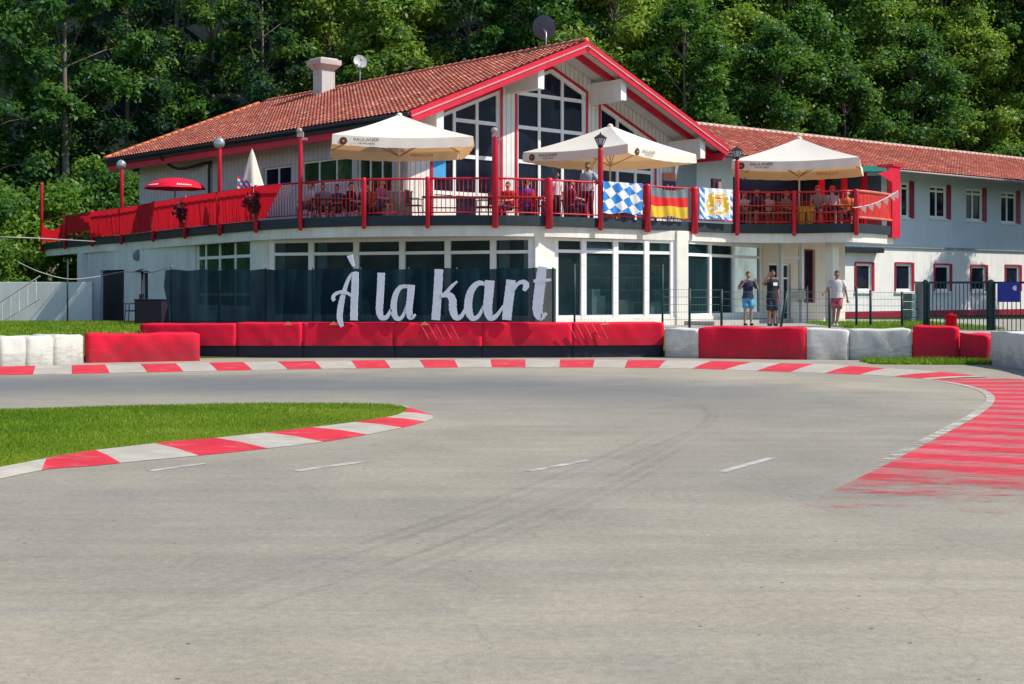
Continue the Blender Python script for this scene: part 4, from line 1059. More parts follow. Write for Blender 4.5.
MB().boxo((5.7, 44.6, .5), (3.6, 5.0, 0), (.9, -.65, 0), (0, 0, .32)).build('entrance_step', simple('step_concrete', (.45, .43, .40), .85, .2), BLD)
# ------------------------------------------------------------------ annex wing
AX = root('annex_building', (22, 70, .5), 'long two-storey white annex with red tiled roof and red shuttered windows, right of the restaurant', 'building')
WD = Vector((.788, .616, 0)); WN = Vector((-.616, .788, 0)); W0 = Vector((18.34 - .616 * .8, 67.0 + .788 * .8, 0)); T0, T1 = -13.5, 34.0
wt = lambda px: t_of(W0 + WD * T0, W0 + WD * T1, px)
def zw(px, y): return zof(y, (W0 + WD * (T0 + wt(px))).y)
GZ = .46; WEZ = 7.67; WRZ = 9.87
low = [(855.5, 871.5, 263.5, 291), (895.5, 911.5, 263.8, 291), (934.5, 949.5, 265, 291), (971, 985.5, 266, 291), (1005.5, 1019.5, 266, 291), (1040, 1055, 267, 291), (817, 826, 262, 290)]
upp = [(896, 909, 182.5, 217), (929.5, 946, 186, 218), (966, 982, 189, 220.5), (1001, 1016, 192, 223), (1034, 1049, 194.5, 225)]
ops = []
for a, b, y0, y1 in low + upp: ops.append((wt(a), wt(b), zw((a + b) / 2, y1), zw((a + b) / 2, y0)))
WALLA = simple('annex_render', (.84, .82, .78), .85, .12, .8, dirt=.4, bmp=.15)
ZSPLIT = zw(900, 248) + .02
wall_open(W0 + WD * T0, W0 + WD * T1, GZ - .3, ZSPLIT, ops[:len(low)], WALLA, AX, 'wall', .18)
w_, f3 = wall_open(W0 + WD * T0, W0 + WD * T1, ZSPLIT, WEZ + .75, ops[len(low):], simple('annex_render_shade_tint', (.62, .70, .76), .85, .1, .8, dirt=.15, bmp=.15), AX, 'upper_wall', .18)  # upper storey of the white wall: blue eave shade painted into its colour
qa = lambda u, z, w=0: W0 + WD * (T0 + u) + Vector((0, 0, z)) - f3[2] * w
for i, o in enumerate(ops):
    if i < len(low):
        wnd = window(f3, *o, [], [], AX, fw=.12, rev=.06, gm=GLASS)
        mb = MB(); e = .085
        mb.boxo(qa(o[0] - e, o[2] - .02, .0), WD * e, f3[2] * .05, (0, 0, o[3] - o[2] + e)); mb.boxo(qa(o[1], o[2] - .02, 0), WD * (e + .1), f3[2] * .05, (0, 0, o[3] - o[2] + e)); mb.boxo(qa(o[0] + .002, o[3], 0), WD * (o[1] - o[0] - .004), f3[2] * .05, (0, 0, e))
        mb.build('window_surround', simple('surround_red', (.42, .015, .035), .5), wnd); MB().boxo(qa(o[0] - .1, o[2] - .12, 0), WD * (o[1] - o[0] + .2), f3[2] * .10, (0, 0, .10)).build('window_sill', FRAME, wnd)
    else:
        wnd = window(f3, *o, [.45], [o[3] - .28], AX, fw=.11, rev=.06, gm=GLASS)
        mb = MB(); mb.boxo(qa(o[1] + .02, o[2] - .05, 0), WD * .36, f3[2] * .06, (0, 0, o[3] - o[2] + .15)); mb.build('shutter', REDD, wnd, bevel=.01)
        MB().boxo(qa(o[0] - .08, o[2] - .1, 0), WD * (o[1] - o[0] + .1), f3[2] * .09, (0, 0, .08)).build('window_sill', FRAME, wnd)
# ledge between storeys, dark canopy, plinth
zb = zw(900, 248)
MB().boxo(qa(0, zb, -.004), WD * (T1 - T0), f3[2] * .10, (0, 0, .10)).build('ledge', simple('ledge_grey', (.22, .27, .30), .6), AX)
MB().boxo(qa(wt(838), zb - .30, -.004), WD * (wt(877) - wt(838)), f3[2] * .45, (0, 0, .26)).build('canopy', TARPDARK, AX, bevel=.02)
MB().boxo(qa(0, GZ - .2, -.003), WD * (T1 - T0), f3[2] * .04, (0, 0, .52)).build('plinth', REDD, AX)
e0 = W0 + WD * T0 - WN * 2.25; sl2 = math.hypot(6.1, WRZ - WEZ); up2 = (WN * 6.1 + Vector((0, 0, WRZ - WEZ))) / sl2; n2 = (Vector((0, 0, 1)) * 6.1 - WN * (WRZ - WEZ)) / sl2
tiled(e0 + Vector((0, 0, WEZ)), WD, up2, n2, T1 - T0, sl2, 'roof', AX, .26, .36)
up3 = (-WN * 6.1 + Vector((0, 0, WRZ - WEZ))) / sl2
mb = MB(); r0 = e0 + WN * 12.2 + Vector((0, 0, WEZ)); mb.boxo(r0, WD * (T1 - T0), up3 * sl2, Vector((0, 0, -.08))); mb.build('rear_roof', ROOFM, AX)
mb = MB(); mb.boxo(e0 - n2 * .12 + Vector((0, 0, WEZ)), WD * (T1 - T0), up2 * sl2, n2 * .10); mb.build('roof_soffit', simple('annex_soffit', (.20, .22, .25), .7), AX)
mb = MB(); mb.tube([e0 - WN * .07 + Vector((0, 0, WEZ - .05)), e0 - WN * .07 + WD * (T1 - T0) + Vector((0, 0, WEZ - .05))], .08, 8); mb.build('gutter', simple('gutter_grey', (.22, .17, .17), .4), AX, True)
mb = MB(); r1 = e0 + WN * 6.1 + Vector((0, 0, WRZ + .05))
for i in range(int((T1 - T0) / .42)): mb.tube([r1 + WD * (i * .42), r1 + WD * (i * .42 + .44) - Vector((0, 0, .012))], [.15, .13], 8)
mb.build('ridge_cap', simple('pale_ridge', (.62, .44, .38), .8, .25, 3), AX, True)
mb = MB(); a = W0 + WD * T0; mb.poly([a + Vector((0, 0, GZ)), a + Vector((0, 0, WEZ)), a + WN * 4.6 + Vector((0, 0, WRZ - .1)), a + WN * 9.2 + Vector((0, 0, WEZ)), a + WN * 9.2 + Vector((0, 0, GZ))]); mb.build('end_wall', WALLA, AX)
# grey clad link between gable and annex, with small dark window
LK0 = bp(15.7, g + .6, 0); LK1 = W0 + WD * (T0 + 1.2) - WN * .1
ll = (LK1 - LK0).length; tt = t_of(LK0, LK1, 714.5); 
w_, f3b = wall_open(LK0, LK1, FL - .3, 7.6, [], GREYCL, AX, 'link_wall')
ld = (LK1 - LK0).normalized()
# ------------------------------------------------------------------ parasols
def parasol(c, size, ang, zedge, zapex, label, marks):
    r_ = root('parasol', (c.x, c.y, FL), label, 'parasol', 'large cream parasols on the terrace')
    ux = Vector((math.cos(ang), math.sin(ang), 0)); uy = Vector((-math.sin(ang), math.cos(ang), 0)); h = size / 2
    cn = [c + ux * sx * h + uy * sy * h + Vector((0, 0, zedge)) for sx, sy in ((-1, -1), (1, -1), (1, 1), (-1, 1))]
    ap = c + Vector((0, 0, zapex)); mb = MB(); n = 10
    for k_ in range(4):
        a, b = cn[k_], cn[(k_ + 1) % 4]; base = len(mb.v)
        for i in range(n + 1):
            t = i / n
            for j in range(n + 1):
                s = j / n; e_ = a.lerp(b, s); p = e_.lerp(ap, t)
                sag = -.11 * math.sin(math.pi * s) * (1 - t) * 1.0 - .12 * math.sin(math.pi * t) * (.6 + .4 * math.sin(math.pi * s))
                mb.v.append((p.x, p.y, p.z + sag * .8))
        for i in range(n):
            for j in range(n): q_ = base + i * (n + 1) + j; mb.f.append((q_, q_ + 1, q_ + n + 2, q_ + n + 1)); mb.mi.append(0)
    can = mb.build('canopy', PARASOL, r_, True)
    mb = MB()
    for k_ in range(4):
        a, b = cn[k_], cn[(k_ + 1) % 4]; base = len(mb.v); m_ = 24; out_ = (b - a).cross(Vector((0, 0, 1))).normalized()
        for j in range(m_ + 1):
            s = j / m_; p = a.lerp(b, s); sag = -.088 * math.sin(math.pi * s); w = .012 * math.sin(j * 1.7 + k_)
            mb.v.append(tuple(p + Vector((0, 0, sag)))); mb.v.append(tuple(p + out_ * (.03 + w) + Vector((0, 0, sag - .30 - .02 * abs(math.sin(j * .9))))))
        for j in range(m_): q_ = base + 2 * j; mb.f.append((q_ + 1, q_ + 3, q_ + 2, q_)); mb.mi.append(0)
    val = mb.build('valance', PARASOL, can, True)
    mb = MB(); mb.tube([c + Vector((0, 0, FL)), ap - Vector((0, 0, .1))], .032, 10); mb.build('pole', simple('pole_cream', (.70, .64, .56), .4), r_, True)
    mb = MB(); mb.ell(ap + Vector((0, 0, -.02)), (.10, .10, .08), 10, 6); mb.build('finial', CANVAS, r_, True)
    mb = MB(); mb.box(c + Vector((0, 0, FL + .05)), (.8, .8, .10), ang); mb.lathe(c + Vector((0, 0, FL)), [(.08, .1), (.06, .4)], 10); mb.build('base', GREYP, r_, bevel=.02)
    hub = c + Vector((0, 0, zedge - .45))
    for k_ in range(4):
        mb = MB(); mb.tube([hub, cn[k_].lerp(ap, .45) - Vector((0, 0, .10))], .014, 5); mb.tube([cn[k_] - Vector((0, 0, .05)), ap - Vector((0, 0, .16))], .014, 5); mb.build('rib', WOOD, r_)
    for face, s in marks:
        a, b = cn[face], cn[(face + 1) % 4]; t = (b - a).normalized(); out_ = t.cross(Vector((0, 0, 1))).normalized()
        p = a.lerp(b, s) + Vector((0, 0, -.088 * math.sin(math.pi * s) - .15)) + out_ * .055
        mb = MB(); add_text(mb, 'PAULANER', .14, p + Vector((0, 0, .035)) + t * .08, t, (0, 0, 1), 0, 1.15); add_text(mb, 'MÜNCHEN', .075, p + t * .08 - Vector((0, 0, .075)), t, (0, 0, 1), 0, 1.3)
        p_in = p - out_ * .085
        mb.build('lettering', BLACK, val)
        mb = MB(); add_text(mb, 'PAULANER', .14, p_in + Vector((0, 0, .035)) + t * .08, t, (0, 0, 1), 0, 1.15); mb.build('lettering', simple('show_through_print', (.50, .30, .16), .9), val)
        mb = MB(); cc = p - t * .62; n = 18
        for rr, mi, o_ in ((.12, 0, .0), (.085, 1, .004), (.06, 0, .008), (.03, 2, .012)): mb.poly([cc + t * rr * math.cos(2 * math.pi * q_ / n) + Vector((0, 0, rr * math.sin(2 * math.pi * q_ / n))) + out_ * o_ for q_ in range(n)], mi)
        mb.build('emblem', [BLACK, simple('emblem_red', (.35, .05, .05)), YELLOW], val)
parasol(Vector((-3.66, 43.75, 0)), 4.35, R(8), 6.63, 7.55, 'cream square parasol on the left of the terrace, in front of the left roof corner', [(0, .22), (2, .28)])
parasol(Vector((3.44, 47.2, 0)), 4.35, R(51.5 - 90 + 90), 6.64, 7.62, 'cream square parasol in the middle, before the glazed gable', [(3, .24), (0, .26)])
parasol(Vector((10.3, 48.3, 0)), 4.3, R(-16), 6.36, 7.30, 'cream square parasol at the right end of the terrace', [(0, .22), (2, .28)])
# closed parasol and small red parasol
c = at(252, 47.2); r_ = root('closed_parasol', (c.x, c.y, FL), 'closed cream parasol with a coloured flag hanging at its foot, above the red railing cloth', 'parasol')
mb = MB(); zt = zof(150, c.y); n = 20
for i in range(13):
    t = i / 12; z = zt - t * 1.5; rr = .03 + .36 * t ** .8
    for k_ in range(n): a = 2 * math.pi * k_ / n; q_ = rr * (1 + .28 * math.cos(a * 5) * t); mb.v.append((c.x + q_ * math.cos(a), c.y + q_ * math.sin(a), z - (.08 * math.cos(a * 5) if i == 12 else 0)))
for i in range(12):
    for k_ in range(n): mb.f.append((i * n + k_, (i + 1) * n + k_, (i + 1) * n + (k_ + 1) % n, i * n + (k_ + 1) % n)); mb.mi.append(0)
mb.build('folded_canopy', PARASOL, r_, True)
mb = MB(); mb.tube([(c.x, c.y, FL), (c.x, c.y, zt + .05)], .03, 8); mb.lathe((c.x, c.y, FL), [(.3, 0), (.3, .08), (.05, .12)], 14); mb.build('pole', GREYP, r_, True)
c2 = at(245.5, 46.4); fl = MB(); stripes = [FWHITE, FRED, FBLUE]
for i in range(6):
    for j in range(5):
        x0 = c2.x - .28 + i * .09; z0 = 5.35 - i * .05 + j * .09
        fl.poly([(x0, c2.y + .03 * math.sin(i), z0), (x0 + .09, c2.y + .03 * math.sin(i + 1), z0 - .05), (x0 + .09, c2.y + .03 * math.sin(i + 1), z0 + .04), (x0, c2.y + .03 * math.sin(i), z0 + .09)], (i + j) % 3)
fo = root('hand_flag', (c2.x, c2.y, FL), 'small drooping red white and blue flag beside the closed parasol', 'flag'); fl.build('flag_cloth', stripes, fo); MB().tube([(c2.x - .29, c2.y, FL), (c2.x - .29, c2.y, 5.85)], .012, 6).build('stick', WOOD, fo)
c = at(175, 53.2); r_ = root('red_parasol', (c.x, c.y, FL), 'small red parasol with white lettering above the left railing cloth', 'parasol')
zt = zof(178, c.y); mb = MB(); n = 24
for i in range(7):
    t = i / 6; rr = 1.2 * math.sin(t * 1.25) / math.sin(1.25)
    for k_ in range(n): a = 2 * math.pi * k_ / n; mb.v.append((c.x + rr * math.cos(a), c.y + rr * math.sin(a), zt - .42 * t * t - .015 * abs(math.sin(a * 4)) * t))
for i in range(6):
    for k_ in range(n): mb.f.append((i * n + k_, (i + 1) * n + k_, (i + 1) * n + (k_ + 1) % n, i * n + (k_ + 1) % n)); mb.mi.append(0)
can = mb.build('canopy', TARPRED, r_, True)
mb = MB()
for a0, a1 in ((R(222), R(250)), (R(288), R(318))):
    for k_ in range(8):
        aa = a0 + (a1 - a0) * k_ / 8; ab = a0 + (a1 - a0) * (k_ + .7) / 8
        f = lambda a, rr, z: (c.x + rr * math.cos(a), c.y + rr * math.sin(a), z)
        mb.poly([f(aa, 1.16, zt - .345), f(ab, 1.16, zt - .345), f(ab, 1.06, zt - .285), f(aa, 1.06, zt - .285)])
mb.build('lettering', FWHITE, can)
mb = MB(); mb.tube([(c.x, c.y, FL), (c.x, c.y, zt)], .025, 8); mb.lathe((c.x, c.y, FL), [(.28, 0), (.28, .08), (.05, .12)], 14); mb.build('pole', GREYP, r_, True)
# ------------------------------------------------------------------ flags on the railing
def flag(i, px0, px1, ytop, ybot, name, label, colfn, mats, nx_=72, ny_=60, sagtop=.0, foldl=0):
    P = seg_pts(i); Q = offset2(P, -.16); A_, B_ = Q[0], Q[-1]
    t0, t1 = t_of(A_, B_, px0), t_of(A_, B_, px1); d = (B_ - A_).normalized(); n_ = Vector((d.y, -d.x, 0))
    mid = A_ + d * (t0 + t1) / 2; z1, z0 = zof(ytop, mid.y), zof(ybot, mid.y); mb = MB(); w = t1 - t0
    for j in range(ny_ + 1):
        for k_ in range(nx_ + 1):
            u, v = k_ / nx_, j / ny_
            sag = -sagtop * math.sin(math.pi * u) * (v ** 2) - .03 * math.sin(u * 9) * (1 - v)
            wv = .035 * math.sin(u * 13 + v * 2) * (1 - v * .7) + .02 * math.sin(u * 29 + 3 * v)
            p = A_ + d * (t0 + w * u) + n_ * wv; mb.v.append((p.x, p.y, z0 + (z1 - z0) * v + sag))
    for j in range(ny_):
        for k_ in range(nx_): a = j * (nx_ + 1) + k_; mb.f.append((a, a + 1, a + nx_ + 2, a + nx_ + 1)); mb.mi.append(colfn((k_ + .5) / nx_, (j + .5) / ny_))
    o = root(name, (mid.x, mid.y, z0), label, 'flag', 'flags hung on the terrace railing'); mb.build('flag_cloth', mats, o, True)
    tb = MB()
    for t in (t0, t1):
        p = A_ + d * t; tb.tube([(p.x, p.y, z1), (p.x - n_.x * .16, p.y - n_.y * .16, z1 + .02)], .008, 5)
    tb.build('tie', FWHITE, o)
    return o
def loz(u, v, nx_=5.2, ny_=3.4):
    a = u * nx_ + v * ny_ * .95; b = u * nx_ * .62 - v * ny_ * 1.15 + 20; return 1 if (math.floor(a) + math.floor(b)) % 2 else 0
flag(13, 602.5, 642.5, 182.5, 213.5, 'lozenge_flag', 'blue and white lozenge flag hung on the terrace railing', lambda u, v: loz(u, v, 4.0, 2.6), [FWHITE, FBLUE])
flag(14, 650.5, 687.5, 187, 217, 'tricolour_flag', 'black, red and gold flag hung on the terrace railing', lambda u, v: 0 if v > .70 else (1 if v > .36 else 2), [simple('flag_black_sheen', (.16, .22, .24), .8), FRED, YELLOW], sagtop=.12)  # black stripe greyed: the cloth's sheen is painted into its colour
def crest(u, v):
    x, y = (u - .56) / .34, (v - .50) / .40
    if u < .17 or v < .12 or (u > .93 and v < .9):
        return 1 if (math.floor(u * 9 + v * 7) % 2) else 0
    r2 = x * x + y * y
    n_ = math.sin(x * 11 + y * 5) + math.sin(y * 13 - x * 6)
    if abs(x) < .34 and -.60 < y < .34:           # quartered shield
        if abs(x) < .13 and -.30 < y < .06: return 1 if loz(u, v, 22, 18) else 0
        return (2 if y > -.1 else 3) if x < 0 else (3 if y > -.1 else 0)
    if abs(x) < .34 and .38 < y < .80: return 4 if y < .52 else (2 if n_ > -.6 else 0)          # crown
    if r2 < 1.05 and abs(x) > .38 and n_ > -1.0: return 2   # supporters
    if -.90 < y < -.66 and abs(x) < .75 and n_ > -.8: return 2
    return 0
flag(15, 699, 732.5, 188.5, 219, 'crest_flag', 'white flag with golden lion crest and blue lozenge border hung on the railing', crest, [FWHITE, FBLUE, YELLOW, simple('crest_pale', (.70, .42, .25), .8), FRED])
# ------------------------------------------------------------------ terrace furniture
def chair(name, label, mat, seatm, group, arm=True):
    r_ = root(name, (0, 0, 0), label, 'chair', group)
    MB().box((0, 0, .44), (.46, .44, .035)).build('seat', seatm, r_, bevel=.01)
    mb = MB()
    for i in range(5): mb.box((-.18 + i * .09, .215 + .01, .70), (.055, .02, .40))
    mb.box((0, .225, .91), (.46, .03, .06)); mb.build('backrest', seatm, r_)
    for sx in (-1, 1):
        for sy in (-1, 1):
            tz = .90 if sy > 0 else (.64 if arm else .44); MB().tube([(sx * .22, sy * .22 + (.03 if sy > 0 else -.02), 0), (sx * .215, sy * .20, .44), (sx * .215, sy * .20 + (.02 if sy > 0 else 0), tz)], .014, 6).build('leg', mat, r_)
        if arm: MB().box((sx * .235, -.0, .655), (.045, .46, .025)).build('armrest', mat, r_)
    return r_
def table(name, label, cat, w, d, topm, legm, group=None, h=.74, xleg=False):
    r_ = root(name, (0, 0, 0), label, cat, group)
    mb = MB()
    for i in range(4): mb.box((0, -d / 2 + d / 8 + i * d / 4, h - .02), (w, d / 4 - .012, .035))
    mb.build('tabletop', topm, r_, bevel=.006)
    for sx in (-1, 1):
        if xleg:
            x = sx * (w / 2 - .25); MB().seg((x, -d / 2 + .05, 0), (x, d / 2 - .08, h - .04), .03, .05).build('leg', legm, r_); MB().seg((x + .035, d / 2 - .05, 0), (x + .035, -d / 2 + .08, h - .04), .03, .05).build('leg', legm, r_)
        else:
            for sy in (-1, 1): MB().tube([(sx * (w / 2 - .06), sy * (d / 2 - .06), 0), (sx * (w / 2 - .08), sy * (d / 2 - .08), h - .03)], .022, 6).build('leg', legm, r_)
    MB().seg((-(w / 2 - .22), 0, h * .52), (w / 2 - .22, 0, h * .52), .03, .04).build('stretcher', legm, r_)
    return r_
def place(proto, used, loc, rz, label):
    if not used: proto.location = loc; proto.rotation_euler = (0, 0, rz); proto['label'] = label; return proto
    return copy_thing(proto, loc, rz, label)
ch1 = chair('garden_chair', 'x', DARK, simple('chair_slat', (.10, .05, .05), .6), 'dark armchairs on the terrace')
spots = [(414, 42.9, 75, 'empty dark armchair just left of the railing post, facing left beside a grey box'), (484, 43.6, -70, 'empty dark armchair at the right end of the folding table'), (311, 44.7, -60, 'dark armchair under the person in white shirt'),
         (323, 45.5, 10, 'dark armchair under the person in teal grey top'), (337, 46.0, -25, 'dark armchair under the person in dark blue top'), (351, 45.0, 70, 'dark armchair under the person in black top'),
         (616, 46.3, -10, 'dark armchair under the long-haired person in purple'), (625, 45.9, -50, 'dark armchair under the person in orange top'), (571, 43.6, 110, 'dark armchair under the person in burgundy top'), (366, 45.5, 15, 'dark armchair under the person in dark grey top'), (665, 46.8, 20, 'empty dark armchair behind the black red and gold flag')]
for i, (px, Y, a, lb) in enumerate(spots): place(ch1, i > 0, tp(px, Y), R(a), lb)
ch2 = chair('red_chair', 'x', RED, simple('red_plastic', (.62, .02, .02), .4), 'red chairs on the terrace')
for i, (px, Y, a, lb) in enumerate([(527, 44.4, 165, 'red armchair under the person in purple shirt'), (507, 44.2, -40, 'empty red armchair just right of the lamp post'), (540, 43.2, 80, 'red armchair left of the thick red post'), (847, 48.4, -10, 'red chair under the person in orange top'), (818, 47.5, -15, 'red chair under the red-capped person by the pole'), (832, 47.7, 15, 'red chair under the right red-capped person')]): place(ch2, i > 0, tp(px, Y), R(a), lb)
ch3 = chair('orange_chair', 'x', DARK, ORANGE, 'orange chairs on the terrace')
for i, (px, Y, a, lb) in enumerate([(379, 43.5, 60, 'orange-backed chair under the person with reddish hair'), (757, 48.1, -30, 'orange-backed chair under the person in navy top'), (744, 49.0, 20, 'orange-backed chair under the person in white top'), (768, 48.9, 0, 'orange-backed chair under the person in pale top'), (786, 48.7, 40, 'orange-backed chair under the orange-haired person')]): place(ch3, i > 0, tp(px, Y), R(a), lb)
t1 = table('folding_table', 'folding slatted table with red top and crossed legs between two railing posts', 'table', 2.5, .75, simple('red_wood', (.34, .05, .04), .6, .3), REDD, None, .74, True); t1.location = tp(461, 43.2); t1.rotation_euler = (0, 0, R(4))
t2 = table('red_table', 'bright red table in front of the person in purple shirt', 'table', 1.8, .8, simple('bright_red_top', (.80, .03, .015), .5), REDD); t2.location = tp(516, 43.2); t2.rotation_euler = (0, 0, R(12))
t3 = table('beer_table', 'long orange table at the right end of the terrace, beside the crest flag', 'table', 2.0, .6, ORANGE, DARK); t3.location = tp(768, 47.75); t3.rotation_euler = (0, 0, R(0))
t4 = table('brown_table', 'brown table between the red-capped people and the red boarded rail', 'table', 1.2, .7, ORANGEW, DARK); t4.location = tp(846, 47.4); t4.rotation_euler = (0, 0, R(5))
t5 = table('dark_table', 'dark table among the seated guests in the left shade', 'table', 1.3, .8, WOOD, DARK); t5.location = tp(331, 44.0); t5.rotation_euler = (0, 0, R(15))
t6 = table('small_table', 'small wooden table above the lozenge flag', 'table', 1.0, .7, WOOD, DARK); t6.location = tp(640, 45.7); t6.rotation_euler = (0, 0, R(30))
t7 = table('brown_square_table', 'brown table between the thick red post and the standing grey-shirted person', 'table', 1.1, .7, WOOD, DARK); t7.location = tp(573, 44.9); t7.rotation_euler = (0, 0, R(30))
def bench(px, Y, a, lb, m):
    r_ = root('beer_bench', tp(px, Y), lb, 'bench', 'beer benches on the terrace', R(a))
    def loc(mb, nm, mt): ob = mb.build(nm, mt); ob.parent = r_
    loc(MB().box((0, 0, .45), (2.0, .26, .035)), 'seat', m)
    for s in (-1, 1):
        mb = MB(); mb.seg((s * .7, -.12, 0), (s * .7, -.1, .43), .03, .03); mb.seg((s * .7, .12, 0), (s * .7, .1, .43), .03, .03); mb.seg((s * .7, -.11, .2), (s * .7, .11, .2), .02, .02); loc(mb, 'leg', DARK)
bench(768, 47.15, 0, 'long bench nearest the railing beside the orange table', ORANGEW); bench(826, 46.75, 3, 'low red bench in front of the red-capped people', simple('bench_red', (.6, .03, .03), .5))
# grey cabinet box, crates of drink, planter boxes, flower baskets
def crate(name, loc, d, rz, mat, label, cat, lidm=None):
    r_ = root(name, loc, label, cat, None, rz)
    ob = MB().box((0, 0, d[2] / 2), d).build('body', mat, None, bevel=.015); ob.parent = r_
    ob = MB().box((0, 0, d[2] + .02), (d[0] + .05, d[1] + .05, .04)).build('lid', lidm or mat, None, bevel=.01); ob.parent = r_
    return r_
crate('storage_box', tp(397, 44.3), (.95, .6, .95), R(10), GREYP, 'grey storage box with pale lid between seated guest and empty armchair', 'box', simple('lid_pale', (.5, .5, .48)))
crate('drinks_crate', tp(806, 47.2), (.5, .4, .62), R(0), YELLOW, 'yellow crate at the foot of the right parasol pole', 'crate')
def flower_basket(i, label, pale):
    o = PP[i] + Vector((0, -.22, 0)); r_ = root('flower_basket', (o.x, o.y, 4.45), label, 'flower basket', 'flower baskets on the red railing cloth')
    MB().lathe((o.x, o.y, 4.35), [(.05, 0), (.16, .05), (.24, .28), (.26, .30)], 12).build('basket', simple('basket_brown', (.06, .02, .02), .9), r_, True)
    n = 420; v = []; mb = MB(); tint = []
    for k_ in range(n):
        d = Vector(RNG.normal(0, 1, 3)); d.normalize(); p = Vector((o.x, o.y, 4.72)) + Vector((d.x * .48, d.y * .3, d.z * .38)) * RNG.uniform(.5, 1)
        a, b = Vector(RNG.normal(0, .045, 3)), Vector(RNG.normal(0, .045, 3)); mb.poly([p - a, p - b, p + a, p + b], 0 if k_ % 3 else (1 if k_ % 2 else 2)); tint += [RNG.uniform(0, 1)] * 4
    mb.build('flowers', [simple('dark_red_leaf', (.10, .01, .03), .7), FRED, simple('petal_pale', (.72, .48, .46), .7)] if pale else [simple('dark_red_leaf', (.10, .01, .03)), FRED, simple('petal_dark', (.05, .06, .05))], r_, False, 0, tint)
flower_basket(5, 'flower basket with pale blooms hanging left of the first lamp post', True); flower_basket(7, 'dark red flower basket hanging below the closed parasol', False)
# bar hut at the right end, under and behind the parasol
c = at(808, 51.5); r_ = root('terrace_bar', (c.x, c.y, FL), 'dark terrace bar with red posts and green awning behind the right parasol', 'bar')
mb = MB(); mb.boxo((8.6, 52.4, FL), (5.6, -.6, 0), (.05, .35, 0), (0, 0, 2.15)); mb.build('back_wall', simple('bar_dark', (.03, .035, .06), .6, .3, 2), r_)
mb = MB(); mb.boxo((8.9, 51.1, FL), (5.0, -.5, 0), (.05, .5, 0), (0, 0, 1.05)); mb.build('counter', simple('bar_red', (.25, .02, .02), .5), r_)
mb = MB(); mb.boxo((8.85, 51.0, FL + 1.052), (5.15, -.5, 0), (.06, .65, 0), (0, 0, .05)); mb.build('counter_top', WOOD, r_)
mb = MB(); mb.boxo((10.6, 50.7, 6.22), (3.7, -.7, 0), (.15, 1.6, .35), (0, 0, .05)); mb.build('awning', simple('awning_green', (.01, .16, .12), .7), r_)
for px in (821.5, 844, 864): p_ = at(px, 50.4); MB().box((p_.x, p_.y, FL + 1.07), (.20, .16, 2.14)).build('post', CLOTHRED, r_, bevel=.01)
for k_ in range(22):
    p_ = Vector((9.0 + k_ * .23, 52.2 - k_ * .03, FL + 1.1 + .42 * (k_ % 2)));
mb = MB(); mb.boxo((8.9, 52.25, FL + 1.5), (2.3, -.25, 0), (0, .1, 0), (0, 0, .5)); mb.build('light_panel', simple('bar_purple', (.022, .016, .045), .5), r_)
for k_ in range(12):
    x = 9.1 + k_ * .36; y = 51.45 - k_ * .036
    MB().lathe((x, y, FL + 1.105), [(.035, 0), (.035, .16), (.014, .21), (.014, .27)], 8).build('bottle', simple('bottle_%d' % (k_ % 3), ((.02, .10, .03), (.12, .05, .01), (.10, .25, .35))[k_ % 3], .15), r_, True)
# string of pennants at right end
a, b = at(853, 46.0, zof(208, 46.0)), at(897, 48.4, zof(191, 48.4)); bn = root('pennant_string', a, 'string of pale pennants sloping up to the red corner screen', 'bunting')
pts = [a.lerp(b, t / 12) + Vector((.0, -.14, -.12 * math.sin(math.pi * t / 12))) for t in range(13)]; MB().tube(pts, .012, 5).build('cord', FWHITE, bn)
for k_ in (2, 4, 6, 8, 10, 11): p_ = pts[k_]; MB().poly([p_ + Vector((-.12, -.01, 0)), p_ + Vector((.16, -.01, .03)), p_ + Vector((.12, -.02, -.22))]).build('pennant', simple('pennant_pink', (.75, .55, .55), .8), bn)
# poster in the left gable glazing and sign beside right glazing
pu = t_of(bp(0, g, 0), bp(WID, g, 0), 434); pv = t_of(bp(0, g, 0), bp(WID, g, 0), 446.5)
ps = root('poster', bp(pu, g + .03, FL), 'light blue poster in the left gable window', 'poster'); MB().boxo(bp(pu, g + .035, zof(177, 48)), U * (pv - pu), V * .02, (0, 0, .72)).build('sheet', LBLUE, ps)
su, sv = t_of(bp(0, g, 0), bp(WID, g, 0), 666), t_of(bp(0, g, 0), bp(WID, g, 0), 679)
Ys = bp(su, g, 0).y; so = bp(su - .25, g - .10, 0)
sg = root('notice_board', so + Vector((0, 0, 5)), 'orange and navy notice board on the wall right of the glazed gable', 'sign'); MB().boxo(so + Vector((0, 0, zof(190, Ys))), U * .75, V * .05, (0, 0, .38)).build('lower_panel', simple('navy', (.02, .03, .10), .5), sg); MB().boxo(so + Vector((0, 0, zof(190, Ys) + .385)), U * .75, V * .05, (0, 0, .34)).build('upper_panel', simple('salmon', (.65, .22, .14), .6), sg)
mb = MB(); mb.tube([so + U * .2 - V * .012 + Vector((0, 0, zof(190, Ys) + .22)), so + U * .34 - V * .012 + Vector((0, 0, zof(190, Ys) + .12)), so + U * .55 - V * .012 + Vector((0, 0, zof(190, Ys) + .18))], .025, 6); mb.build('mark', FWHITE, sg)
pw = at(716, 56.2, 0); dwn = root('wall_cabinet', (pw.x, pw.y, 5.6), 'small dark red framed cabinet on the grey clad link wall', 'cabinet')
MB().box((pw.x, pw.y, zof(185, 56.2)), (.52, .12, .52), R(38)).build('body', simple('cab_dark', (.05, .01, .02), .5), dwn, bevel=.01); MB().box((pw.x + .12, pw.y - .02, zof(186, 56.2)), (.18, .13, .34), R(38)).build('door', simple('cab_pale', (.4, .25, .25), .5), dwn)
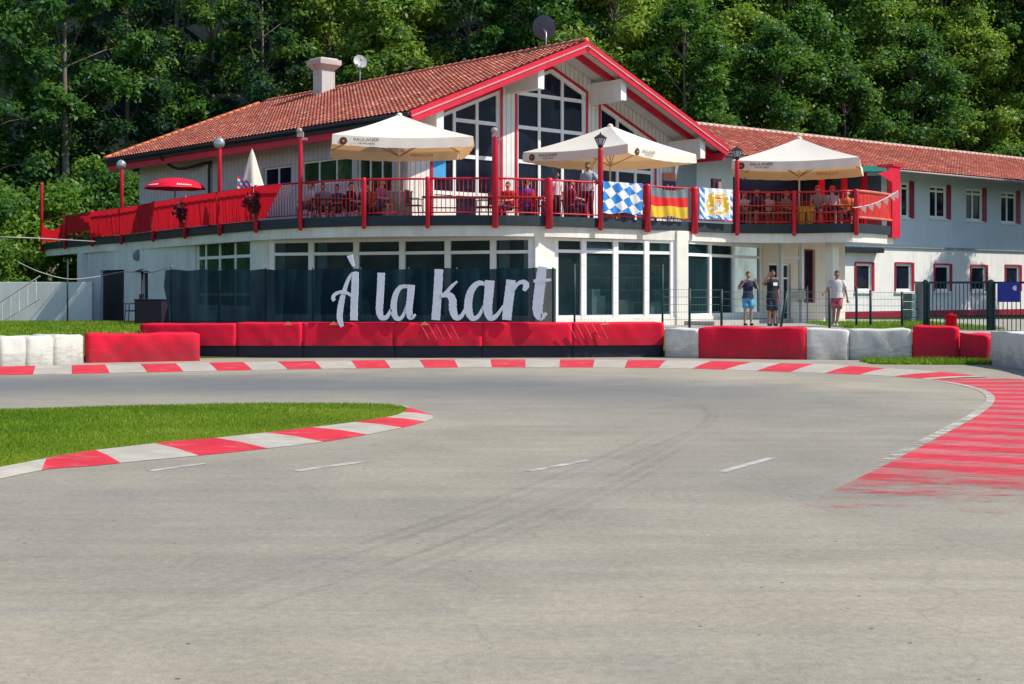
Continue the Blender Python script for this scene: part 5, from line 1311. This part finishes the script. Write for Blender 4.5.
# ------------------------------------------------------------------ screen fence, letters, mesh fence, gate
FY = 38.1
sf = root('screen_fence', at(365, FY, G), 'dark green netting screen fence standing behind the long red barrier', 'fence')
x0, x1 = at(170, 39.0).x, at(556, FY).x
mb = MB(); nxx = 90
for k_ in range(nxx + 1):
    t = k_ / nxx; x = x0 + (x1 - x0) * t; y = 38.6 + (FY - 38.6) * sm(t * 1.4) + .03 * math.sin(k_ * .7) + .02 * math.sin(k_ * 2.1)
    for j in range(5):
        s = j / 4; zt_ = 2.47 + .02 * math.sin(k_ * .9) - .05 * (1 - t); mb.v.append((x + (.08 * math.sin(j * 1.5) if k_ == 0 else 0), y + .02 * math.sin(j + k_ * .5), .55 + (zt_ - .55) * s))
for k_ in range(nxx):
    for j in range(4): a = k_ * 5 + j; mb.f.append((a, a + 5, a + 6, a + 1)); mb.mi.append(0)
mb.build('netting', SCREEN, sf, True)
for k_ in range(9):
    t = k_ / 8; x = x0 + .12 + (x1 - x0 - .2) * t; y = 38.6 + (FY - 38.6) * sm(t * 1.4) + .09; MB().tube([(x, y, G - .1), (x, y, 2.49)], .03, 8).build('fence_post', GREENM, sf, True)
def letter(name, label, strokes, ox, oy, sc, yy=36.58):
    """flat cut-out letter: every stroke is a swept ribbon with its own width, bumpy edge, and 6 cm depth"""
    base = None; allp = []
    mb = MB()
    for si, st in enumerate(strokes):
        P = resample(catmull([Vector((x, y, w)) for x, y, w in st], 8), max(10, 5 * len(st)))
        L_ = []; R_ = []
        for i, p in enumerate(P):
            d = (P[min(i + 1, len(P) - 1)] - P[max(i - 1, 0)]); d = Vector((d.x, d.y)).normalized(); nn = Vector((-d.y, d.x)); hw_ = p.z / 2 * (1 + .05 * math.sin(i * 2.3 + si)) + .6 * math.sin(i * 2.0)
            L_.append(Vector((p.x, p.y)) + nn * hw_); R_.append(Vector((p.x, p.y)) - nn * hw_)
        yf = yy - .004 * si; yb = yy + .07 + .004 * si
        W = lambda q, y_: Vector(((ox + q.x / sc - CX) * yy / FPX, y_, zof(oy + q.y / sc, yy)))
        n = len(P); vs = [W(q, yf) for q in L_] + [W(q, yf) for q in R_] + [W(q, yb) for q in L_] + [W(q, yb) for q in R_]
        fs = []
        for i in range(n - 1):
            fs += [(i, n + i, n + i + 1, i + 1), (2 * n + i, 2 * n + i + 1, 3 * n + i + 1, 3 * n + i), (i, i + 1, 2 * n + i + 1, 2 * n + i), (n + i, 3 * n + i, 3 * n + i + 1, n + i + 1)]
        fs += [(0, 2 * n, 3 * n, n), (n - 1, 2 * n - 1, 4 * n - 1, 3 * n - 1)]
        mb.add(vs, fs); allp += vs
    me = mb.build(name, STONEW)
    bm = bmesh.new(); bm.from_mesh(me.data); bmesh.ops.recalc_face_normals(bm, faces=bm.faces); bm.to_mesh(me.data); bm.free()
    return tag(me, label, 'letter', 'large script letters on the green screen')
zA = (320, 250, 8.05); zB = (430, 255, 7.877)
letter('letter', 'large white cut-out letter A with grave accent at the left end of the lettering', [
    [(296, 182, 18), (255, 196, 24), (222, 250, 28), (195, 330, 34), (170, 430, 46), (157, 530, 46), (165, 585, 40), (178, 618, 26)],
    [(282, 178, 52), (280, 300, 56), (274, 430, 56), (271, 566, 58)], [(258, 372, 22), (215, 345, 24), (165, 338, 26), (122, 356, 28), (104, 386, 28), (116, 408, 30)], [(238, 42, 48), (252, 85, 34), (270, 132, 18)]], *zA)
letter('letter', 'large white cut-out letter l between the accented A and the first small a', [[(492, 183, 58), (487, 300, 57), (480, 420, 57), (478, 500, 54), (497, 546, 42), (538, 538, 34), (572, 478, 20)]], *zA)
letter('letter', 'large white cut-out letter a directly after the l', [
    [(690, 292, 28), (645, 302, 36), (608, 360, 44), (592, 450, 50), (600, 525, 46), (632, 556, 34), (670, 525, 26), (700, 440, 20)], [(690, 292, 28), (725, 300, 26)], [(734, 280, 58), (726, 380, 54), (716, 480, 52), (728, 545, 42), (768, 520, 18)]], *zA)
letter('letter', 'large white cut-out letter k beginning the second word', [
    [(70, 112, 66), (63, 250, 66), (54, 380, 66), (44, 512, 68)], [(88, 322, 24), (130, 292, 26), (172, 245, 26), (214, 208, 14)], [(88, 322, 30), (140, 312, 46), (176, 350, 58), (180, 430, 60), (205, 492, 48), (248, 480, 34), (285, 408, 18)]], *zB)
letter('letter', 'large white cut-out letter a between the k and the r', [
    [(440, 230, 30), (380, 222, 40), (325, 280, 54), (302, 370, 62), (306, 450, 60), (336, 500, 42), (384, 478, 30), (424, 400, 22)], [(430, 226, 30), (470, 240, 30)], [(472, 200, 74), (462, 320, 72), (454, 420, 70), (474, 492, 54), (522, 480, 34), (578, 398, 16)]], *zB)
letter('letter', 'large white cut-out letter r with a ball end, left of the t', [[(638, 196, 72), (627, 300, 76), (614, 400, 76), (604, 512, 74)], [(650, 290, 22), (690, 228, 28), (735, 212, 36), (758, 238, 52), (740, 282, 26)]], *zB)
letter('letter', 'large white cut-out letter t at the right end of the lettering', [[(884, 92, 68), (872, 200, 80), (857, 320, 82), (848, 430, 80), (868, 490, 58), (920, 458, 20)], [(815, 206, 24), (880, 202, 28), (955, 194, 20)]], *zB)
# wire mesh fence on the right
mf = root('mesh_fence', at(740, 40.6, G), 'low dark green wire mesh fence along the right forecourt', 'fence')
WIRE = simple('fence_wire', (.05, .12, .12), .5)
fp = [(574.5, 39.0, 264), (662.5, 39.6, 264), (689.5, 40.2, 288.5), (721.5, 40.6, 289), (783, 40.8, 291), (829.5, 41.0, 290), (856.5, 41.2, 287), (870.5, 41.0, 290), (902, 41.0, 291.5), (924.5, 40.6, 284)]
fpts = []
for px, Y, yt in fp:
    p_ = at(px, Y); zt_ = zof(yt, Y); lean = .12 if px == 783 else 0
    MB().tube([(p_.x - lean * .8, p_.y, G - .15), (p_.x + lean, p_.y, zt_)], .04 if px > 680 else .032, 8).build('fence_post', GREENM, mf, True); fpts.append((p_, zt_))
for (a, za), (b, zb_) in zip(fpts, fpts[1:]):
    mb = MB(); n = int((b - a).length / .10)
    hi = min(za, zb_) - .03
    for z in np.linspace(G + .05, hi, 6): mb.tube([(a.x, a.y, z), (b.x, b.y, z)], .006 if hi < 2.1 else .0025, 4)
    for k_ in range(1, n): q_ = a.lerp(b, k_ / n); mb.tube([(q_.x, q_.y, G + .02), (q_.x, q_.y, hi)], .002 if hi < 2.1 else .0012, 4)
    mb.build('wire_panel', WIRE, mf)
p_ = at(574.5, 38.9); 
# gate
def gate(pxa, pxb, Ya, Yb, label):
    a, b = at(pxa, Ya), at(pxb, Yb); d = b - a; zb_, zt_ = .62, zof(282.5, (Ya + Yb) / 2)
    r_ = root('metal_gate', (a.x, a.y, .6), label, 'gate', 'leaves of the right gate'); mb = MB()
    mb.seg((a.x, a.y, zt_), (b.x, b.y, zt_), .05, .06); mb.seg((a.x, a.y, zb_ + .05), (b.x, b.y, zb_ + .05), .05, .06); mb.seg((a.x, a.y, zb_ + .08), (a.x, a.y, zt_ - .03), .05, .05, 0, (0, 1, 0)); mb.seg((b.x, b.y, zb_ + .08), (b.x, b.y, zt_ - .03), .05, .05, 0, (0, 1, 0)); mb.build('gate_frame', GREENM, r_)
    n = int(d.length / .125); mb = MB()
    for k_ in range(1, n): q_ = a.lerp(b, k_ / n); mb.tube([(q_.x, q_.y, zb_ + .06), (q_.x, q_.y, zt_)], .014, 5)
    mb.build('bars', GREENM, r_)
    return r_
for px, Y, w, lb in ((925.5, 40.4, .13, 'thick dark green gate post at the left end of the gate'), (991, 38.8, .15, 'thick dark green gate post between the two gate leaves')):
    p_ = at(px, Y); MBp = MB().box((p_.x, p_.y, (.3 + zof(281, Y)) / 2), (w, w, zof(281, Y) - .3)); MBp.lathe((p_.x, p_.y, zof(281, Y)), [(w * .55, .0), (w * .4, .03), (.01, .05)], 4); tag(MBp.build('gate_post', GREENM, None, bevel=.008), lb, 'post', 'posts of the right gate')
gate(929, 987.5, 40.3, 38.9, 'dark green barred gate leaf left of the thick middle post'); gate(994.5, 1075, 38.7, 37.0, 'dark green barred gate leaf running out of frame on the right')
p0, p1 = at(997.5, 38.5), at(1020, 38.0)
sn = root('blue_sign', p0, 'blue sign panel fixed to the right gate leaf', 'sign'); MB().boxo((p0.x, p0.y, zof(302, 38.3)), p1 - p0, (0, .02, 0), (0, 0, .56)).build('panel', BLUE, sn)
mb = MB(); cc = p0.lerp(p1, .80); mb.ell((cc.x, cc.y - .015, zof(288, 38.3)), (.09, .012, .07), 12, 8); mb.build('emblem', FWHITE, sn)
p_ = at(951, 39.6); rb = root('red_container', (p_.x, p_.y, G), 'small red container standing behind the barred gate', 'container'); mb = MB(); mb.lathe((p_.x, p_.y, G), [(.13, 0), (.16, .03), (.17, .36), (.18, .38)], 14); mb.build('bucket', CLOTHRED, rb, True); MB().lathe((p_.x, p_.y, G + .38), [(.19, 0), (.19, .03), (.08, .06), (.03, .09)], 14).build('lid', CLOTHRED, rb, True)
p_ = at(922, 52.0); ub = root('utility_cabinet', (p_.x, p_.y, .48), 'grey utility cabinet with brown top between the right annex windows', 'cabinet'); MB().box((p_.x, p_.y, 1.3), (.42, .35, 1.64), R(38)).build('body', GREYP, ub, bevel=.01); MB().box((p_.x, p_.y, 2.15), (.50, .42, .05), R(38)).build('top', WOOD, ub)
st = root('crate_stack', tuple(at(911.5, 52)[:2]) + (.48,), 'stack of grey green crates beside the utility cabinet', 'crates')
for k_ in range(4): p_ = at(911.5, 52); ob = MB().box((p_.x + .02 * (k_ % 2), p_.y, .48 + .15 + k_ * .31), (.62, .45, .29), R(38)).build('crate', simple('crate_teal', (.10, .17, .17), .6), st, bevel=.02)
# notice frame on porch
a, b = at(789.5, 48.5, zof(301, 48.5)), at(807.5, 48.5, zof(301, 48.5)); nf = root('notice_stand', a, 'thin grey notice frame in front of the cream entrance wall', 'sign')
mb = MB(); h_ = .42
for p0, p1 in ((a, b), (a + Vector((0, 0, h_)), b + Vector((0, 0, h_)))): mb.seg(p0, p1, .03, .035)
for p0 in (a, b): mb.seg(p0 + Vector((0, 0, -.1 if p0 is b else -.02)), p0 + Vector((0, 0, h_ + .12)), .04, .04, 0, (0, 1, 0))
for p0 in (a, b): mb.tube([(p0.x, p0.y, G), (p0.x, p0.y, p0.z)], .02, 6)
mb.build('frame', GREYP, nf); MB().boxo(a + Vector((.05, .012, .05)), b - a - Vector((.1, 0, 0)), (0, .01, 0), (0, 0, h_ - .1)).build('sheet', simple('notice_sheet', (.62, .56, .48), .8), nf)
# ------------------------------------------------------------------ barriers
def barrier(A, B, h, dep, mat, label, name='track_barrier', grp='soft track barriers', skirt=None, bul=.004, wrinkle=.02, seed=0, topmat=None, h2=None):
    A, B = Vector(A), Vector(B); d = B - A; ln = d.length; d.normalize(); n_ = Vector((-d.y, d.x, 0))
    rs = random.Random(seed)
    r_ = root(name, (A + B) / 2, label, 'barrier', grp)
    def body(z0, z1, dp, mt, nm, inset, par, rnd=.055):
        mb = MB(); nu = max(8, int(ln / .10)); prof = []
        for k_ in range(7): prof.append((0 - bul * math.sin(math.pi * k_ / 6), z0 + (z1 - z0 - rnd) * k_ / 6))
        for k_ in range(1, 5): a = k_ / 4 * math.pi / 2; prof.append((rnd - rnd * math.cos(a), z1 - rnd + rnd * math.sin(a)))
        for k_ in range(1, 5): prof.append((rnd + (dp - 2 * rnd) * k_ / 4, z1 - .015 * math.sin(math.pi * k_ / 4)))
        prof.append((dp - .02, z1 - rnd * .6)); prof.append((dp, z0))
        ph = [rs.uniform(0, 6.28) for _ in range(6)]; m_ = len(prof)
        for i in range(nu + 1):
            u = ln * i / nu; en = min(u, ln - u); rc = max(0, 1 - en / .10) ** 2 * (.035 if not skirt else .008)
            for k_, (w, z) in enumerate(prof):
                s = (z - z0) / max(.01, z1 - z0)
                wr = wrinkle * (math.sin(u * 5.3 + ph[0] + z * 3) + .7 * math.sin(u * 11 + z * 9 + ph[1]) + .5 * math.sin(u * 2.1 - z * 6 + ph[2])) * .6
                zs = wrinkle * (.8 if not skirt else .25) * (math.sin(u * 3.1 + ph[3]) + .6 * math.sin(u * 7.3 + ph[4])) * s
                p_ = A + d * u + n_ * (w + inset + wr * (1 if w < .3 else 0) + (rc if w < dp / 2 else -rc)); mb.v.append((p_.x, p_.y, z + zs - rc * (1 if s > .8 else 0)))
        for i in range(nu):
            for k_ in range(m_ - 1): a = i * m_ + k_; mb.f.append((a, a + m_, a + m_ + 1, a + 1)); mb.mi.append(0)
        mb.f.append(tuple(range(m_))); mb.mi.append(0); mb.f.append(tuple(nu * m_ + k_ for k_ in range(m_))[::-1]); mb.mi.append(0)
        return mb.build(nm, mt, par, True)
    if skirt: body(.0, skirt + .05, dep - .10, TARPDARK, 'skirt', .07, r_); b = body(skirt, h, dep, mat, 'cover', 0, r_)
    else: b = body(.0, h, dep, mat, 'cover', 0, r_)
    return r_, b, d, n_
def bx(px, py): return gnd(px, py)
# white blocks on the left
wl = [(-62, 372), (-31, 370.2), (0, 368.5), (27, 367.2), (55, 365.5), (85, 363.6)]
lab = ['white block just outside the left edge', 'leftmost whole white block at the left edge', 'second white block from the left edge', 'third white block from the left edge', 'white block touching the left red block']
for i, (a, b) in enumerate(zip(wl, wl[1:])):
    barrier(bx(a[0] + .6, a[1]), bx(b[0] - .6, b[1]), .74 - .0 * i, .9, TARPWHITE, lab[i].replace('block', 'barrier block'), seed=i, wrinkle=.012)
barrier(bx(86, 363), bx(200, 361), .73, .9, TARPRED, 'wide red barrier block between the left white blocks and the long red barrier', seed=12, wrinkle=.016)
lx_ = [(140, 36.9), (236, 36.75), (302, 36.7), (394, 36.65), (482, 36.65), (572, 36.8), (664, 37.2)]
lab2 = ['long red barrier section at the left end, half behind the left red block', 'long red barrier section below the left part of the green netting', 'long red barrier section below the accented A and l', 'long red barrier section below the letter k, with pale diagonal scuffs', 'long red barrier section below the letters r and t', 'long red barrier section at the right end, with pale scuffs']
for i in range(6):
    a, b = at(lx_[i][0] + .05, lx_[i][1]), at(lx_[i + 1][0] - .05, lx_[i + 1][1])
    r_, cv, d, n_ = barrier(a, b, .96 if i else .93, .72, TARPRED, lab2[i], seed=20 + i, skirt=.33, wrinkle=.010, grp='sections of the long red barrier')
    # small printed triangle mark and scuff lines
    mb = MB()
    for t in (.5,) if i in (1, 2, 3, 5) else ():
        p_ = a.lerp(b, .35 if i != 1 else .8) - n_ * .09; p_.z = .90; mb.poly([p_ - d * .13, p_ + d * .13, p_ + Vector((0, 0, .10))])
        mb.build('printed_mark', simple('print_orange', (.75, .25, .12), .6), cv)
    if i in (3, 5):
        mb = MB(); f0 = .40 if i == 3 else .04
        for k_ in range(5):
            p_ = a + d * (b - a).length * (f0 + .085 * k_) - n_ * .095; p_.z = .52; q_ = p_ - d * .22; q_ = Vector((q_.x, q_.y, .92)); mb.seg(p_, q_, .008, .022, 0, n_)
        mb.build('scuff_marks', simple('scuff_pink', (.80, .30, .32), .6), cv)
rb_ = [(664.5, 357.6, 698, 358.4, TARPWHITE, .80, 'white barrier block right after the long red barrier'), (698.5, 358.4, 806.5, 359.8, TARPRED, .85, 'wide red barrier block between white blocks, before the two people'), (807, 359.8, 849.5, 359.9, TARPWHITE, .82, 'white barrier block, left one of the white pair before the fence'), (850, 359.9, 912, 360.4, TARPWHITE, .82, 'long white barrier block, right one of the pair before the fence'),
       (912.5, 360.4, 958.5, 361.2, TARPRED, .90, 'taller red barrier block left of the gate'), (959, 361.2, 987.5, 362.4, TARPRED, .72, 'small low red barrier block at the gate'), (989, 364.5, 1030, 370.5, TARPWHITE, .84, 'white barrier block at the right edge of the picture'), (1030.5, 370.5, 1080, 382, TARPWHITE, .84, 'white barrier block outside the right edge')]
for i, (a, ya, b, yb, m_, h_, lb) in enumerate(rb_): barrier(bx(a, ya), bx(b, yb), h_, .85, m_, lb, seed=40 + i, wrinkle=.016)
# ------------------------------------------------------------------ left yard
wy = 56.0; xa, xb = at(-60, wy).x, at(92, wy).x
gwl = root('garden_wall', ((xa + xb) / 2, wy, .4), 'low white rendered wall with stair rail at the left edge', 'wall')
MB().boxo((xa, wy, .2), (xb - xa, 0, 0), (0, .25, 0), (0, 0, 1.98)).build('panel', WALLW, gwl, bevel=.015)
mb = MB()
for t in np.linspace(0, 1, 5): x = at(2 + 34 * t, 55.2).x; zb_ = .45 + t * .9; mb.tube([(x, 55.2, zb_), (x, 55.2, zb_ + .95)], .02, 6)
mb.tube([(at(-4, 55.2).x, 55.2, 1.25), (at(40, 55.2).x, 55.2, 2.42)], .028, 8); mb.tube([(at(-4, 55.2).x, 55.2, .42), (at(40, 55.2).x, 55.2, 1.50)], .025, 8); mb.build('stair_rail', simple('rail_white', (.7, .68, .62), .5), gwl)
p_ = at(67.5, 47); MBp = MB().tube([(p_.x, p_.y, .45), (p_.x, p_.y, zof(259, 47))], .03, 8); tag(MBp.build('thin_post', GREENM, None, True), 'thin dark post in front of the left white wall', 'post')
def cable(pts, r, label, mat): tag(MB().tube(catmull([at(px, Y, zof(y, Y)) for px, y, Y in pts], 8), r, 6).build('cable', mat, None, True), label, 'cable', 'cables at the left edge')
CABM = simple('cable_pale', (.42, .42, .42), .6)
cable([(-30, 236.5, 47), (20, 237.5, 47), (60, 239.5, 50), (96, 241.5, 56)], .022, 'straight pale cable running from the left edge to the terrace end', CABM); cable([(18, 262, 46), (40, 272, 46), (68, 279, 47), (95, 277, 51), (122, 272, 55), (150, 272.5, 52), (172, 266, 40)], .018, 'sagging cable from the left bush past the thin post to the netting', CABM)
# chairs and box by the wall
gc = chair('plastic_chair', 'dark plastic armchair in front of the left white wall', simple('chair_plum', (.035, .02, .035), .5), simple('chair_plum', (.035, .02, .035), .5), None); gc.location = at(134, 44.5, G - .02); gc.rotation_euler = (0, 0, R(-60)); gc.scale = (1.1, 1.1, 1.1)
crate('dark_box', at(152, 44.3, G - .05), (.95, .6, .86), R(-10), simple('box_plum', (.03, .016, .03), .5), 'dark box beside the plastic armchair at the end of the netting', 'box')
p_ = at(142, 45.2); hb = root('patio_heater', (p_.x, p_.y, G), 'slim dark patio stand behind the dark box', 'stand'); MB().lathe((p_.x, p_.y, G), [(.2, 0), (.2, .06), (.03, .1), (.03, 1.75)], 10).build('pole', DARK, hb, True); MB().lathe((p_.x, p_.y, G + 1.7), [(.05, 0), (.05, .05), (.28, .06), (.05, .16)], 12).build('head', DARK, hb, True)
# ------------------------------------------------------------------ trees
def leaves(name, centres, radii, per, size, seed, mat, parent=None, shade=True):
    rg = np.random.default_rng(seed); n = len(centres) * per
    c = np.repeat(np.array(centres), per, 0); r = np.repeat(np.array(radii), per, 0)
    d = rg.normal(0, 1, (n, 3)); d /= np.linalg.norm(d, axis=1)[:, None]; rad = np.abs(rg.normal(.62, .34, n))
    p = c + d * rad[:, None] * r
    nr = d * .55 + rg.normal(0, .55, (n, 3)) + np.array([0, 0, .55]); nr /= np.linalg.norm(nr, axis=1)[:, None]
    t = np.cross(nr, rg.normal(0, 1, (n, 3))); t /= np.linalg.norm(t, axis=1)[:, None]; b = np.cross(nr, t)
    s = (size * rg.uniform(.6, 1.35, n))[:, None]
    v = np.empty((n, 4, 3)); v[:, 0] = p - t * s * .62; v[:, 1] = p + b * s * .34 - t * s * .05; v[:, 2] = p + t * s * .62 - nr * s * .15; v[:, 3] = p - b * s * .34 - t * s * .05
    me = bpy.data.meshes.new(name); me.vertices.add(4 * n); me.vertices.foreach_set('co', v.ravel()); me.loops.add(4 * n); me.loops.foreach_set('vertex_index', np.arange(4 * n, dtype=np.int32))
    me.polygons.add(n); me.polygons.foreach_set('loop_start', np.arange(0, 4 * n, 4, dtype=np.int32)); me.polygons.foreach_set('loop_total', np.full(n, 4, dtype=np.int32))
    ct = np.repeat(rg.uniform(0, 1, len(centres)), per); tv = np.clip(.55 * ct + .45 * rg.uniform(0, 1, n), 0, 1)
    a = me.attributes.new('tint', 'FLOAT', 'POINT'); a.data.foreach_set('value', np.repeat(tv, 4)); me.materials.append(mat); me.update(); me.validate()
    o = bpy.data.objects.new(name, me); COL.objects.link(o)
    if parent is not None: o.parent = parent
    return o
def make_tree(seed, H, base, rad, ncl, per=290, size=.255, mat=LEAF, name='forest_tree'):
    rg = np.random.default_rng(seed); r_ = root(name, (0, 0, 0), 'x', 'tree')
    cs = []; rs_ = []
    for i in range(ncl):
        t = (i + rg.uniform(0, 1)) / ncl; z = base + (H - base) * t; prof = math.sin(min(1, (t * .85 + .15)) * math.pi) ** .6; a = rg.uniform(0, 2 * np.pi); q_ = rad * prof * rg.uniform(.35, 1.08) ** .7
        cs.append((q_ * math.cos(a), q_ * math.sin(a), z)); s = rg.uniform(.45, 1.25); rs_.append((s * rg.uniform(.9, 1.4), s * rg.uniform(.9, 1.4), s * rg.uniform(.55, .95)))
    leaves('crown', cs, rs_, per, size, seed + 5, mat, r_)
    mb = MB(); bend = rg.normal(0, .3, 2); pts = [Vector((bend[0] * math.sin(t * 2.2), bend[1] * math.sin(t * 2.6), t * H * .92)) for t in np.linspace(0, 1, 9)]
    mb.tube(pts, list(np.linspace(.20 + H * .004, .04, 9)), 9)
    for i in range(0, ncl, 3):
        c = Vector(cs[i]); k_ = min(7, max(2, int((c.z - .8) / (H * .92) * 8))); s = pts[k_] if c.z > pts[k_].z - 2 else pts[max(1, k_ - 1)]
        m_ = s.lerp(c, .5) + Vector((0, 0, .25)); mb.tube([s, m_, c], [.06, .04, .015], 5, 0, False)
    ob = mb.build('trunk', BARK, None, True); ob.parent = r_
    return r_
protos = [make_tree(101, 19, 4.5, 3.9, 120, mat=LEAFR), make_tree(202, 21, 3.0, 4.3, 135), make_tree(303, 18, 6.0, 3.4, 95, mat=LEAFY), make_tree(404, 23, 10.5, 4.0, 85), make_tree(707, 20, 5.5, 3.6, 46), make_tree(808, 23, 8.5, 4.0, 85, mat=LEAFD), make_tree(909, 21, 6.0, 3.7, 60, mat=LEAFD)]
low_ = [make_tree(505, 6.5, .6, 2.6, 46, 240, .24, LEAFB, 'shrub_tree'), make_tree(606, 8.5, .8, 2.9, 60, 240, .24, LEAF, 'shrub_tree')]
usedp = set()
def put(proto, x, y, rz, sc, label, group):
    z = height(x, y) - .25; key = proto.name
    o = proto if key not in usedp else copy_thing(proto, None); usedp.add(key)
    o.location = (x, y, z); o.rotation_euler = (0, 0, rz); o.scale = (sc, sc, sc); o['label'] = label; o['group'] = group; o['category'] = 'tree'
front = [(-24, 74, 6, 'tall bare-stemmed tree at the far left of the forest'), (70, 78, 3, 'slim tree with pale trunk left of the restaurant roof'), (128, 82, 6, 'tree standing in the dark gap above the left eave'), (205, 84, 4, 'tree with visible pale trunk above the left end of the red roof'), (262, 83, 6, 'leafy tree just left of the chimney'), (330, 86, 0, 'broad leafy tree behind the chimney'), (402, 84, 0, 'bright leafy tree behind the small pale dish'), (470, 88, 6, 'dark tree left of the dark satellite dish'),
         (540, 86, 1, 'leafy tree directly behind the dark satellite dish'), (612, 85, 0, 'leafy tree right of the roof peak'), (680, 83, 1, 'broad tree above the right slope of the gable roof'), (745, 87, 0, 'tree above the junction of the two roofs'), (810, 88, 1, 'broad tree directly above the right parasol'), (880, 91, 0, 'dense tree above the red corner screen'), (945, 94, 2, 'tree above the middle of the annex roof'), (1000, 96, 1, 'dense tree above the right end of the annex roof'), (1060, 98, 0, 'tree at the right edge of the forest')]
rr = random.Random(3)
for i, (px, Y, k_, lb) in enumerate(front):
    p_ = at(px, Y); put(protos[k_], p_.x, p_.y, rr.uniform(0, 6.28), rr.uniform(.92, 1.1), lb, 'front row of forest trees')
for px, Y, k_ in ((575, 81, 2), (655, 88, 0), (715, 92, 1), (778, 84, 1), (842, 86, 0), (912, 89, 1), (968, 92, 0), (1030, 94, 1)):
    p_ = at(px, Y); put(protos[k_], p_.x, p_.y, rr.uniform(0, 6.28), rr.uniform(.78, .95), 'dense green tree among those above the right slope and the annex roof', 'trees above the annex roof')
for row, (Y0, n, off_) in enumerate(((95, 12, 0), (105, 12, 40), (118, 11, 10))):
    for i in range(n):
        px = -40 + off_ + i * (1130 / (n - 1)) + rr.uniform(-25, 25); Y = Y0 + rr.uniform(-3, 3) + (8 if px > 800 else 0); p_ = at(px, Y)
        if px < 440 and Y0 > 100 and i % 2: continue
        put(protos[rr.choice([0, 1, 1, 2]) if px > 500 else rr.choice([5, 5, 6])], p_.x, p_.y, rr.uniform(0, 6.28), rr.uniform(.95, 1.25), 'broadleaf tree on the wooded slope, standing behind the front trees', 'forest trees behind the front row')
bush = [(8, 68, 0, 1.0, 'bright leafy shrub at the far left above the terrace end'), (48, 70, 0, 1.05, 'bright leafy shrub above the tall red end post'), (92, 74, 1, 1.0, 'shrub behind the left end of the red railing cloth'), (-30, 66, 1, .9, 'shrub at the left picture edge above the white wall'), (125, 77, 1, .95, 'dark shrub behind the left corner of the roof')]
for px, Y, k_, sc, lb in bush: p_ = at(px, Y); put(low_[k_], p_.x, p_.y, rr.uniform(0, 6.28), sc, lb, 'shrubs left of the terrace')
for i in range(12):
    px = (-40, 60, 330, 400)[i] if i < 4 else 380 + (i - 3) * 80; Y = 79 + (i > 6) * 8 + rr.uniform(-1, 2); p_ = at(px, Y); put(low_[1], p_.x, p_.y, rr.uniform(0, 6.28), rr.uniform(.9, 1.3), 'undergrowth shrub at the foot of the wooded slope behind the roofs', 'undergrowth behind the roofs')
p_ = at(-8, 58.2); put(low_[0], p_.x, p_.y, 1.0, .56, 'small yellow green bush above the white wall at the left edge', 'bushes at the left wall')
sh = [(33.6, 69.6, 'tree beyond the right picture edge in front of the annex')]
for x, y, lb in sh: put(protos[1], x, y, .5, .72, lb, 'tree beside the annex')
for pr in protos + low_:
    if pr.name not in usedp:
        for ch in list(pr.children): bpy.data.objects.remove(ch)
        bpy.data.objects.remove(pr)
# ------------------------------------------------------------------ light, sky, camera
EL, AZ = 49.0, -11.0
sd = Vector((math.cos(R(EL)) * math.cos(R(AZ)), math.cos(R(EL)) * math.sin(R(AZ)), math.sin(R(EL))))
sun = bpy.data.lights.new('sun', 'SUN'); sun.energy = 5.0; sun.angle = R(.53); sun.color = (1.0, .94, .83)
so_ = bpy.data.objects.new('sun', sun); COL.objects.link(so_); so_.rotation_euler = sd.to_track_quat('Z', 'Y').to_euler(); so_.location = (30, 0, 40)
w = bpy.data.worlds.new('World'); S.world = w; w.use_nodes = True; nt = w.node_tree; nt.nodes.clear()
sky = N(nt, 'ShaderNodeTexSky', sky_type='NISHITA'); sky.sun_disc = False; sky.sun_elevation = R(EL); sky.sun_rotation = R(90 - AZ); sky.air_density = 1.0; sky.dust_density = .6; sky.ozone_density = 3.0
bg = N(nt, 'ShaderNodeBackground'); bg.inputs[1].default_value = .15; ow_ = N(nt, 'ShaderNodeOutputWorld'); L(nt, sky.outputs[0], bg.inputs[0]); L(nt, bg.outputs[0], ow_.inputs[0])
cam = bpy.data.cameras.new('camera'); cam.sensor_width = 36; cam.lens = FPX / 1024 * 36; cam.shift_y = -(342 - YH) / 1024; cam.clip_end = 5000
co_ = bpy.data.objects.new('camera', cam); COL.objects.link(co_); co_.location = (0, 0, CAMZ); co_.rotation_euler = (R(90), 0, 0); S.camera = co_
S.view_settings.view_transform = 'Standard'; S.view_settings.look = 'None'; S.view_settings.exposure = 0; S.view_settings.gamma = 1
S.cycles.use_denoising = True; S.cycles.max_bounces = 8; S.cycles.transparent_max_bounces = 8
